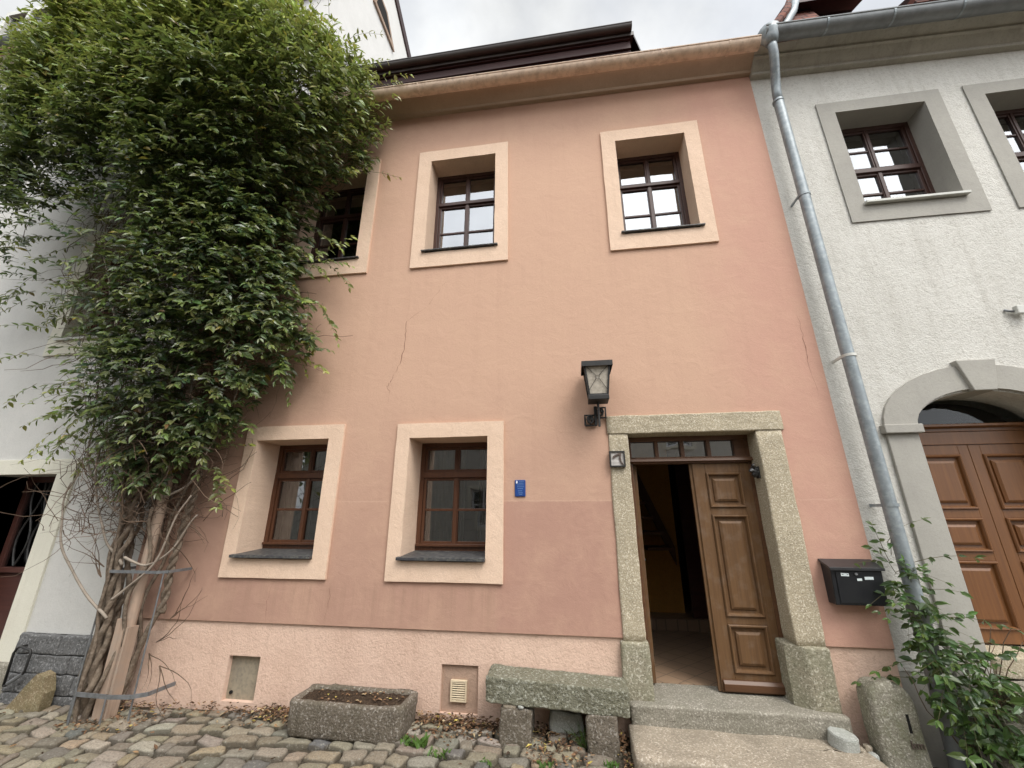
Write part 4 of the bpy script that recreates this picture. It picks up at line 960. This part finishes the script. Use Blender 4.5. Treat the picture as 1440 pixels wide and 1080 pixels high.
def gcol(base, tip):
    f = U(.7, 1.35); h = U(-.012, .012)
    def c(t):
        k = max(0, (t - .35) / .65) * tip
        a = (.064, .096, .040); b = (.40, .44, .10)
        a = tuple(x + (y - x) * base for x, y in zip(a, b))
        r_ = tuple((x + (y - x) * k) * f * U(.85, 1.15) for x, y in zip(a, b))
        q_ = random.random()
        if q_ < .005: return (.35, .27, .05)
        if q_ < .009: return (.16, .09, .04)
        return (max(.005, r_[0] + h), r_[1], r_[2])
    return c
POLY = [(-7.5, 11.0), (-4.7, 10.6), (-4.5, 9.7), (-3.85, 8.6), (-3.05, 7.8), (-2.6, 6.95), (-2.72, 6.3), (-3.15, 5.85), (-3.5, 5.35), (-3.5, 4.8), (-3.38, 4.2), (-3.25, 3.87), (-3.1, 3.45), (-3.42, 3.17), (-3.62, 2.93), (-3.85, 2.68), (-4.05, 2.45), (-4.3, 2.2), (-4.7, 1.93), (-5.04, 2.1), (-5.6, 2.5), (-5.9, 3.04), (-6.4, 3.64), (-6.8, 4.18), (-7.4, 4.68), (-7.85, 5.31), (-7.95, 5.95), (-8.1, 6.74), (-8.2, 7.5), (-8.1, 8.2), (-7.7, 9.1)]
def inside(x, z):
    r_ = False; n = len(POLY)
    for i in range(n):
        (a, b), (c, d) = POLY[i], POLY[(i + 1) % n]
        if (b > z) != (d > z) and x < (c - a) * (z - b) / (d - b) + a: r_ = not r_
    return r_
def edist(x, z):
    m_ = 9.
    for i in range(len(POLY)):
        (a, b), (c, d) = POLY[i], POLY[(i + 1) % len(POLY)]
        t = max(0, min(1, ((x - a) * (c - a) + (z - b) * (d - b)) / ((c - a) ** 2 + (d - b) ** 2))); m_ = min(m_, math.hypot(x - a - t * (c - a), z - b - t * (d - b)))
    return m_
def thick(x, z, e):       # half thickness of the mass
    return (.12 + .5 * min(1, e / .9) ** .6) * interp([(1.9, .35), (3.5, .6), (5, .85), (6.5, 1.2), (8, 1.3), (10, 1.2)], z) * interp([(-8.4, .4), (-5.5, 1.)], x)
fol = MB(); fol.c = []; stem = fol
cnt = 0; tries = 0
while cnt < 8800 and tries < 140000:
    tries += 1
    x, z = U(-10.2, -2.4), U(1.9, 11.3)
    if not inside(x, z): continue
    if (x < -8.8 and z > 8.5 or z > 10.2) and random.random() < .75: continue
    e = edist(x, z)
    pr = 1.
    if z < 5.9 and x < -5.15: pr = .1 if x < -5.7 else .22
    elif z < 3.1: pr = .5
    elif z < 4.9 and x < -4.75: pr = .35
    if z < 6 and mnoise.noise((x * 1.1, 0, z * 1.1)) < -.22: pr *= .4
    if -7.4 < x < -5.95 and 3.7 < z < 5.3: pr *= .45
    if random.random() > pr: continue
    T = thick(x, z, e); s_ = 1 - abs(random.gauss(0, .33)); 
    yc = -.16 - T * .85 - (.25 if x < -6.5 else 0)
    bulge = mnoise.noise((x * 1.5 + 7, 2., z * 1.5)); T *= 1 + .45 * bulge
    if bulge < -.3 and random.random() < .35: continue
    y_ = max(-1.6, min(-.06, yc - T * s_ * (1 if random.random() < .62 else -1)))
    out_ = Vector((U(-.7, .7), -1.0 + U(-.3, .6), U(-.5, .8)))
    if e < .4: out_ += Vector((.8 if x > -4.5 else -.5, 0, .3 * (z > 6.5) - .5 * (z < 4)))
    if z > 7: out_ += Vector((.25, 0, .55))
    top_light = max(0, min(1, (z - 5.8) / 3.0)) * (.8 if s_ > .6 else .35)  # sky light on top and outer leaves put into their green; shoot tips paler
    sprig(fol, Vector((x, y_, z)), out_, U(.2, .46), random.randint(4, 7), U(.088, .125), gcol(top_light * U(.3, 1.15), .25 + .75 * top_light), U(.6, 1.6), stem, .0025)
    cnt += 1
# long loose shoots past the outline
WISP = [((U(-3.4, -2.6), -.3, U(6, 8)), (U(.5, 1), U(-.5, .6)), U(.4, .7), 7) for _ in range(14)] + [((U(-3.6, -3.1), -.2, U(3.3, 5.2)), (U(.2, 1), U(-.8, .1)), U(.4, .8), 8) for _ in range(14)] + [((U(-7.8, -5.6), -.3, U(3, 6)), (U(-1, -.3), U(-.6, .2)), U(.4, .8), 8) for _ in range(20)] + [((U(-6.1, -5.2), -.3, U(2.3, 3.4)), (U(-1, .1), U(-.9, .1)), U(.3, .6), 7) for _ in range(26)] + [((U(-5.2, -4.0), -.3, U(8.6, 9.6)), (U(-.3, .8), 1), U(.5, 1.), 9) for _ in range(12)]
for (x, y_, z), (dx, dz), L, n in WISP + list((((-3.2, -.2, 4.75), (.5, -.3), .75, 10), ((-3.05, -.15, 4.1), (.3, -.5), .8, 10), ((-3.3, -.15, 3.3), (.1, -1), .5, 7), ((-3.8, -.2, 2.6), (.6, -.25), .4, 6), ((-4.1, -.2, 2.05), (1, -.2), .6, 9), ((-4.0, -.2, 1.95), (.6, -.7), .45, 7), ((-4.15, -.2, 2.3), (1, .05), .5, 7), ((-6.3, -.3, 3.2), (-.9, -.5), .6, 8), ((-7.4, -.3, 4.9), (-.9, -.3), .8, 9), ((-7.6, -.3, 5.5), (-1, .1), .8, 9), ((-5.8, -.3, 2.75), (-1, .1), .8, 10), ((-3.0, -.3, 6.9), (1, -.2), .6, 8), ((-2.75, -.4, 6.4), (1, .1), .45, 6), ((-3.3, -.4, 8.4), (.5, .9), .8, 9), ((-3.5, -.4, 8.6), (.2, 1), 1.0, 10), ((-2.9, -.4, 7.8), (.9, .4), .5, 7), ((-6.9, -.25, 4.4), (-.6, -.5), .5, 7), ((-5.5, -.25, 2.5), (-.5, -.8), .6, 8), ((-4.9, -.25, 2.2), (-.2, -1), .5, 7), ((-5.3, -.3, 2.3), (-.9, -.5), .5, 7), ((-3.15, -.12, 4.9), (.8, .2), .5, 7), ((-3.4, -.15, 3.6), (.6, -.6), .5, 8))):
    sprig(fol, Vector((x, y_, z)), Vector((dx, U(-.3, 0), dz)), L, n, .095, gcol(.25, .6), .5, stem, .0035)
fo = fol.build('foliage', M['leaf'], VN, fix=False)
# dry tangle under the leaves
tw = MB()
def wander(p, d, L, n, k=.5):
    pts = [p.copy()]
    for i in range(n):
        d = (d + Vector((U(-k, k), U(-k, k) * .5, U(-k, k)))).normalized(); p = p + d * (L / n); p.y = max(-1.0, min(-.03, p.y)); pts.append(p.copy())
    return pts
for i in range(2600):
    while True:
        x, z = random.gauss(-5.2, .85), U(1.3, 6.2)
        if z < 2.6: x = random.gauss(-4.85, .38)
        if inside(x, z) or z < 2.3: break
    p = Vector((x, -.08 - abs(random.gauss(0, .22)), z)); a = U(0, 6.28)
    d = Vector((math.cos(a), U(-.3, .3), .7 + math.sin(a)))
    L = U(.3, .9); n = random.randint(5, 8); r0 = U(.0025, .006)
    tw.tube(wander(p, d, L, n, .55), [r0 * (1 - .6 * k / n) for k in range(n + 1)], 3, False)
for p, d in (((-4.2, -.15, .5), (1, -.1, .6)), ((-4.25, -.2, .3), (.9, -.2, .2)), ((-4.3, -.2, .2), (.6, -.2, -.3)), ((-5.0, -.3, 1.0), (-1, -.1, .6)), ((-5.0, -.3, .9), (-1, 0, .9)), ((-5.6, -.3, 3.6), (-1, 0, .1)), ((-5.9, -.2, 3.3), (-1, 0, -.3)), ((-6.2, -.2, 3.1), (-1, 0, .2)), ((-4.15, -.2, .1), (.7, -.1, -.5))):
    for k in range(3): tw.tube(wander(Vector(p), Vector(d), U(.4, .8), 8, .3), [.005 * (1 - .1 * j) for j in range(9)], 4, False)
tw.build('twigs', M['twig'], VN, fix=False)
def trunk(base, top, r0, r1, amp, turns, ph, n=40, m='bark', mid=None):
    pts = []; rs = []
    b, t_ = Vector(base), Vector(top)
    for i in range(n + 1):
        s_ = i / n; p = b.lerp(t_, s_)
        if mid: p += Vector(mid) * math.sin(math.pi * s_)
        a = ph + turns * 2 * math.pi * s_
        p += Vector((math.cos(a) * amp, math.sin(a) * amp * .8, 0)) + mnoise.noise_vector(p * 2.5) * .05
        pts.append(p); rs.append((r0 + (r1 - r0) * s_) * (1 + .18 * mnoise.noise(p * 14)))
    mb = MB(); mb.tube(pts, rs, 8); mb.build('stem', M[m], VN, smooth=True, fix=False)
for b, t_, r0, r1, amp, tn, ph, md in (
    ((-4.80, -.2, -.4), (-5.05, -.25, 2.6), .034, .016, .034, 6, 0, (-.05, 0, 0)), ((-4.80, -.2, -.4), (-5.0, -.25, 2.5), .032, .016, .034, 6, 3.1, (-.05, 0, 0)),
    ((-4.72, -.28, -.4), (-4.80, -.3, 2.9), .034, .015, .03, 7, 1, (-.12, 0, 0)), ((-4.72, -.28, -.4), (-4.72, -.3, 3.0), .03, .015, .03, 7, 4.1, (-.12, 0, 0)),
    ((-4.86, -.12, -.38), (-4.9, -.14, 2.9), .03, .015, .03, 5, 2, (-.05, 0, 0)), ((-4.86, -.12, -.38), (-4.95, -.14, 2.9), .026, .015, .03, 5, 5.2, (-.05, 0, 0)),
    ((-4.66, -.12, -.38), (-4.4, -.2, 3.2), .026, .014, .02, 3, 2, (-.1, .05, 0)), ((-4.6, -.14, -.38), (-4.3, -.22, 2.7), .022, .014, .02, 3, 5, (-.05, .05, 0)),
    ((-4.88, -.25, -.38), (-5.25, -.3, 3.2), .022, .012, .02, 4, .5, (.06, 0, 0)), ((-4.70, -.33, -.4), (-4.55, -.3, 1.6), .022, .015, .02, 2.5, 1.4, (.08, 0, 0)),
    ((-4.76, -.34, -.4), (-4.95, -.34, 2.2), .02, .012, .015, 3, 2.4, (-.03, 0, 0)), ((-4.9, -.18, -.38), (-5.35, -.2, 2.8), .018, .01, .015, 3, 1.4, (.1, 0, 0)),
    ((-4.33, -.14, .55), (-4.25, -.17, 2.6), .024, .02, .022, 8, 0, None), ((-4.33, -.14, .55), (-4.25, -.17, 2.6), .024, .02, .022, 8, 3.14, None),
    ((-4.62, -.2, -.38), (-4.33, -.14, .6), .03, .024, .01, 1, 0, (-.04, 0, 0))):
    trunk(b, t_, r0, r1, amp, tn, ph, 60, 'bark', md)
for b, t_, md in (((-4.75, -.35, .5), (-5.7, -.35, 1.9), (-.35, 0, .1)), ((-4.7, -.38, .7), (-4.15, -.32, 1.75), (.0, 0, -.2)), ((-4.72, -.36, 1.1), (-4.05, -.25, 1.5), (0, 0, -.2)), ((-4.8, -.3, 1.0), (-5.5, -.35, 2.6), (-.1, 0, -.2)), ((-4.9, -.3, 1.5), (-5.9, -.3, 3.4), (-.2, 0, -.3)), ((-4.5, -.3, 1.7), (-3.9, -.25, 3.3), (.1, 0, -.3)), ((-4.8, -.3, 2.5), (-5.2, -.35, 6.5), (.1, 0, 0)), ((-4.5, -.3, 2.7), (-4.1, -.35, 6.5), (-.1, 0, 0)), ((-5., -.3, 2.5), (-6.6, -.4, 5.8), (-.3, 0, .3))):
    trunk(b, t_, .014, .008, .01, 2, U(0, 6), 30, 'pale_stem', md)
# rain pipe behind the climber with boards at the foot
PP = thing('painted_downpipe', 'pink painted rain pipe among the climber stems with boards at its foot', 'downpipe', (-4.6, -.2, -.3))
mb = MB(); mb.tube([(-4.585, -.22, .42), (-4.57, -.22, 2.2), (-4.56, -.2, 7.1)], .05, 16); mb.tube([(-4.56, -.2, 7.1), (-4.6, -.365, 7.35)], .05, 12); smooth_by_angle(mb.build('pipe', M['old_board'], PP))
mb = MB(); mb.box((-4.66, -.30, -.36), (-4.56, -.275, .52)); mb.build('guard_board', M['old_board'], PP, rough=(4, .006, 6))
mb = MB(); mb.box((-4.545, -.285, -.36), (-4.52, -.18, .44)); mb.build('guard_board', M['old_board'], PP, rough=(4, .006, 6))
GU = thing('plant_guard', 'low flat iron hoop on rods protecting the foot of the climber', 'plant guard', (-4.5, -.35, -.34))
def strap(name, pts, h, t=.006):
    mb = MB()
    for (a, b), (c, d) in zip(pts, pts[1:]):
        n = Vector((d - b, a - c, 0)).normalized() * t
        z0, z1 = h; p = [Vector((a, b, 0)) - n, Vector((c, d, 0)) - n, Vector((c, d, 0)) + n, Vector((a, b, 0)) + n]
        lo = [mb.vert((q.x, q.y, z0)) for q in p]; hi = [mb.vert((q.x, q.y, z1)) for q in p]
        for k in range(4): mb.f.append([lo[k], lo[(k + 1) % 4], hi[(k + 1) % 4], hi[k]])
        mb.f.append(lo[::-1]); mb.f.append(hi)
    mb.build(name, M['iron_grey'], GU)
strap('hoop', [(-4.93, -.02), (-4.95, -.2), (-4.90, -.32), (-4.80, -.38), (-4.4, -.39), (-4.22, -.36), (-4.12, -.28), (-4.1, -.02)], (-.125, -.09))
strap('hoop', [(-4.93, -.02), (-4.93, -.28), (-4.86, -.34), (-4.3, -.34), (-4.22, -.28), (-4.21, -.02)], (.95, .978))
for x, y_, zt in ((-4.92, -.3, .95), (-4.80, -.385, -.09), (-4.45, -.39, -.09), (-4.24, -.31, .95)):
    mb = MB(); mb.tube([(x, y_, -.42), (x, y_, zt)], .008, 6); mb.build('rod', M['iron_grey'], GU)

# plant at the foot of the zinc pipe
CP = thing('creeper', 'leafy green creeper sprawling around the foot of the zinc pipe', 'creeper', (2.95, -.2, -.3))
fol = MB(); fol.c = []; stem = fol
def c2():
    f = U(.75, 1.3)
    return lambda t: tuple(k * f * U(.85, 1.15) for k in ((.035 + .05 * t * t, .07 + .07 * t * t, .02 + .01 * t)))
for i in range(230):
    z = U(-.3, 1.1); s_ = (z + .3) / 1.25
    xc = interp([(-.3, 3.06), (.1, 3.0), (.35, 2.88), (.6, 2.70), (.95, 2.66)], z); wx = interp([(-.3, .17), (.1, .19), (.35, .2), (.6, .09), (.95, .05)], z)
    x = random.gauss(xc, wx * .7)
    if z > .62 and x < 2.67: continue
    y_ = -.12 - abs(random.gauss(0, interp([(-.3, .22), (.35, .2), (.95, .06)], z)))
    sprig(fol, Vector((x, y_, z)), Vector((U(-.9, 1.0), U(-1, .1), U(-.2, .7))), U(.14, .32), random.randint(2, 5), U(.06, .10), c2(), 2., stem, .0022)
for p, d, L, n in (((2.72, -.1, 1.05), (-.6, -.2, .9), .35, 3), ((2.7, -.1, 1.15), (-.9, -.1, .25), .3, 3), ((2.85, -.15, 1.15), (.9, -.2, .5), .4, 4), ((2.95, -.2, .75), (1, -.3, .3), .7, 7), ((2.95, -.2, .55), (1, -.3, .5), .7, 7), ((2.7, -.2, .3), (-1, -.1, .35), .5, 4), ((2.7, -.2, .45), (-1, -.2, .1), .4, 4), ((2.72, -.1, 1.2), (0, -.1, 1), .3, 3), ((2.8, -.25, .4), (-.4, -.8, -.3), .4, 5), ((3., -.25, .35), (.8, -.5, .0), .6, 6), ((3.0, -.25, .2), (.9, -.3, .3), .6, 6), ((2.78, -.25, .35), (-.5, -.5, .0), .45, 4), ((2.8, -.25, .2), (-.5, -.6, -.1), .45, 4), ((2.75, -.12, .9), (.8, -.2, .4), .35, 4), ((2.68, -.12, 1.15), (-.3, -.2, 1), .35, 4), ((2.7, -.12, 1.3), (.5, -.2, 1), .35, 4), ((2.72, -.22, .6), (-.5, -.9, -.2), .4, 4), ((2.9, -.3, .5), (-.2, -1, -.9), .6, 6), ((2.9, -.3, .45), (-.6, -.8, -.6), .6, 6), ((3.05, -.3, .4), (.9, -.6, -.2), .6, 6)):
    sprig(fol, Vector(p), Vector(d), L, n, .09, c2(), 1., stem, .003)
fol.build('foliage', M['leaf'], CP, fix=False)
mb = MB()
for k in range(14): mb.tube(wander(Vector((2.95 + U(-.1, .15), -.18, -.32)), Vector((U(-.5, .4), U(-.4, .1), 1)), U(.5, 1.1), 9, .25), [.006 * (1 - .07 * j) for j in range(10)], 4, False)
mb.build('runners', M['twig'], CP, fix=False)

# weeds and litter
def tuft(loc, n, h, w, label, broad=0., dirx=0.):
    mb = MB(); mb.c = []
    for i in range(n):
        a = U(0, 6.28); p = Vector((loc[0] + U(-w, w), loc[1] + U(-w, w) * .6, loc[2])); d = Vector((math.cos(a) * .6 + dirx, math.sin(a) * .5, U(.6, 1.4))).normalized()
        f = U(.7, 1.3); col = (.075 * f, .14 * f, .03 * f)
        if random.random() < broad: leaf(mb, p, d, Vector((0, -.4, 1)), h * U(.5, 1), h * .35, col)
        else:
            hh = h * U(.5, 1.2); s = d.cross(Vector((0, 0, 1))).normalized() * .0028; q0 = p; q1 = p + d * hh * .5; q2 = p + d * hh * .85 + Vector((math.cos(a), math.sin(a), -.4)) * hh * .22
            ids = [mb.vert(v, col) for v in (q0 - s, q0 + s, q1 + s * .8, q1 - s * .8, q2)]
            mb.f.append(ids[:4]); mb.f.append([ids[3], ids[2], ids[4]])
    return tag(mb.build('weed', M['leaf'], loc=loc, fix=False), label, 'weed', 'weeds in the paving joints')
tuft((-1.38, -.42, gz(-1.38, -.42) - .01), 90, .1, .09, 'bushy grass weed beside the trough corner', .25)
tuft((-1.15, -.5, gz(-1.1, -.5) - .01), 40, .07, .08, 'low green weed in the paving before the vent', .5)
tuft((.0, -.22, -.29), 30, .26, .02, 'tall thin grass blades against the bench block nearest the door', 0., -.25)
tuft((-.3, -.52, gz(-.3, -.5) - .01), 40, .05, .05, 'flat moss weed in the joints under the bench front', .7)
tuft((.2, -.45, gz(.2, -.45) - .01), 30, .06, .05, 'small weed before the block nearest the step slab', .7)
tuft((2.42, -.42, -.33), 30, .12, .06, 'broad leaved weed before the milestone', .8)
tuft((-.75, -.55, gz(-.7, -.55) - .01), 36, .05, .05, 'scattered green seedlings before the far bench block', .7)
mb = MB(); mb.c = []
LC = [((.20, .11, .06), 4), ((.12, .07, .04), 4), ((.30, .19, .10), 2), ((.07, .045, .03), 3), ((.45, .36, .10), .5), ((.38, .30, .18), .8)]
def litter(x, y_, lift=0., s=1.):
    a = U(0, 6.28); f = U(.8, 1.2); col = tuple(k * f for k in pick(LC))
    leaf(mb, Vector((x, y_, gz(x, y_) + .012 + lift)), Vector((math.cos(a), math.sin(a), U(-.15, .3))), Vector((U(-.5, .5), U(-.5, .5), 1)), U(.02, .052) * s, U(.012, .026) * s, col, U(.1, .8), U(-.3, .5))
for i in range(2300):
    k = random.random()
    if k < .22: x, y_ = random.gauss(-2.85, .25), -abs(random.gauss(0, .1)) - .02
    elif k < .5: x, y_ = random.gauss(-1.1, .3), -abs(random.gauss(0, .13)) - .02
    elif k < .6: x, y_ = U(-.45, .05), -U(.05, .5)
    elif k < .66: x, y_ = random.gauss(.33, .03), -U(.05, .5)
    elif k < .9: x, y_ = U(-5, .3), -abs(random.gauss(0, .07)) - .02
    else: x, y_ = U(-4.9, -4.0), -U(.02, .5)
    litter(x, y_, max(0, .05 - .25 * abs(y_)) * random.random())
for i in range(110): litter(U(-7, 2.4), -U(.2, 1.5), 0., 1.15)
for i in range(60): 
    x, y_ = U(-2.45, -1.6), U(-.36, -.1); a = U(0, 6.28); col = pick(LC)
    leaf(mb, Vector((x, y_, -.028)), Vector((math.cos(a), math.sin(a), .1)), Vector((0, 0, 1)), U(.02, .045), .02, col, .4, .2)
mb.build('leaf_litter', M['litter'], kind='stuff', fix=False)

# ------------------------------------------------------------------ camera, sky, light
cam = bpy.data.cameras.new('camera'); co = bpy.data.objects.new('camera', cam); C.objects.link(co)
r_ = Vector((.98956, .14414, -.00042)); u_ = Vector((.04457, -.30327, .95186)); f_ = Vector((-.13708, .94194, .30653))
co.matrix_world = Matrix(((r_.x, u_.x, -f_.x, 0), (r_.y, u_.y, -f_.y, -4.3), (r_.z, u_.z, -f_.z, 1.55), (0, 0, 0, 1)))
cam.sensor_width = 36; cam.lens = 562.3 / 1440 * 36; cam.clip_end = 2000; cam.clip_start = .05
S.camera = co
SUN_EL, SUN_AZ, GLOW_EL = 54, 140, 42          # azimuth clockwise from +Y
w = bpy.data.worlds.new('World'); S.world = w; w.use_nodes = True
nt = w.node_tree; nt.nodes.clear(); N = nt.nodes.new; L = nt.links.new
sky = N('ShaderNodeTexSky'); sky.sky_type = 'NISHITA'; sky.sun_disc = False; sky.sun_elevation = rad(SUN_EL); sky.sun_rotation = rad(SUN_AZ); sky.dust_density = 3.
tc = N('ShaderNodeTexCoord'); ns = N('ShaderNodeTexNoise'); ns.inputs['Scale'].default_value = 2.2; ns.inputs['Detail'].default_value = 7; ns.inputs['Roughness'].default_value = .55; ns.inputs['Distortion'].default_value = .4
L(tc.outputs['Generated'], ns.inputs['Vector'])
# overcast cloud deck: brightest round the hidden sun
dt = N('ShaderNodeVectorMath'); dt.operation = 'DOT_PRODUCT'; L(tc.outputs['Generated'], dt.inputs[0])
dirv = lambda el, az: Vector((math.sin(rad(az)) * math.cos(rad(el)), math.cos(rad(az)) * math.cos(rad(el)), math.sin(rad(el))))
sd = dirv(SUN_EL, SUN_AZ); dt.inputs[1].default_value = dirv(GLOW_EL, 158)
mr = N('ShaderNodeMapRange'); L(dt.outputs['Value'], mr.inputs['Value']); mr.inputs['From Min'].default_value = .28; mr.inputs['From Max'].default_value = 1.; mr.inputs['To Min'].default_value = 6.3; mr.inputs['To Max'].default_value = 23.
cl = N('ShaderNodeMapRange'); L(ns.outputs['Fac'], cl.inputs['Value']); cl.inputs['From Min'].default_value = .3; cl.inputs['From Max'].default_value = .7; cl.inputs['To Min'].default_value = .7; cl.inputs['To Max'].default_value = 1.18
mu = N('ShaderNodeMath'); mu.operation = 'MULTIPLY'; L(mr.outputs[0], mu.inputs[0]); L(cl.outputs[0], mu.inputs[1])
cc = N('ShaderNodeCombineColor')
for i, k in enumerate((.975, .99, .995)):
    m_ = N('ShaderNodeMath'); m_.operation = 'MULTIPLY'; L(mu.outputs[0], m_.inputs[0]); m_.inputs[1].default_value = k; L(m_.outputs[0], cc.inputs[i])
mx = N('ShaderNodeMix'); mx.data_type = 'RGBA'; mx.inputs[0].default_value = .9
n2 = N('ShaderNodeTexNoise'); n2.inputs['Scale'].default_value = 3.1; n2.inputs['Detail'].default_value = 6; L(tc.outputs['Generated'], n2.inputs['Vector'])
m2_ = N('ShaderNodeMapRange'); L(n2.outputs['Fac'], m2_.inputs['Value']); m2_.inputs['From Min'].default_value = .42; m2_.inputs['From Max'].default_value = .6; m2_.inputs['To Min'].default_value = .72; m2_.inputs['To Max'].default_value = .98; L(m2_.outputs[0], mx.inputs[0])
L(sky.outputs[0], mx.inputs[6]); L(cc.outputs[0], mx.inputs[7])
bg = N('ShaderNodeBackground'); bg.inputs['Strength'].default_value = .1; L(mx.outputs[2], bg.inputs['Color'])
wo_ = N('ShaderNodeOutputWorld'); L(bg.outputs[0], wo_.inputs['Surface'])
sl = bpy.data.lights.new('sun', 'SUN'); sl.energy = 1.5; sl.angle = rad(25); sl.color = (1., .96, .9)
so = bpy.data.objects.new('sun', sl); C.objects.link(so); so.rotation_euler = (-sd).to_track_quat('-Z', 'Y').to_euler()
vs = S.view_settings; vs.view_transform = 'Standard'; vs.look = 'None'; vs.exposure = .64; vs.gamma = 1; vs.use_curve_mapping = False
S.render.engine = 'CYCLES'; S.cycles.max_bounces = 7; S.cycles.diffuse_bounces = 4; S.cycles.transparent_max_bounces = 16; S.cycles.caustics_reflective = False; S.cycles.caustics_refractive = False
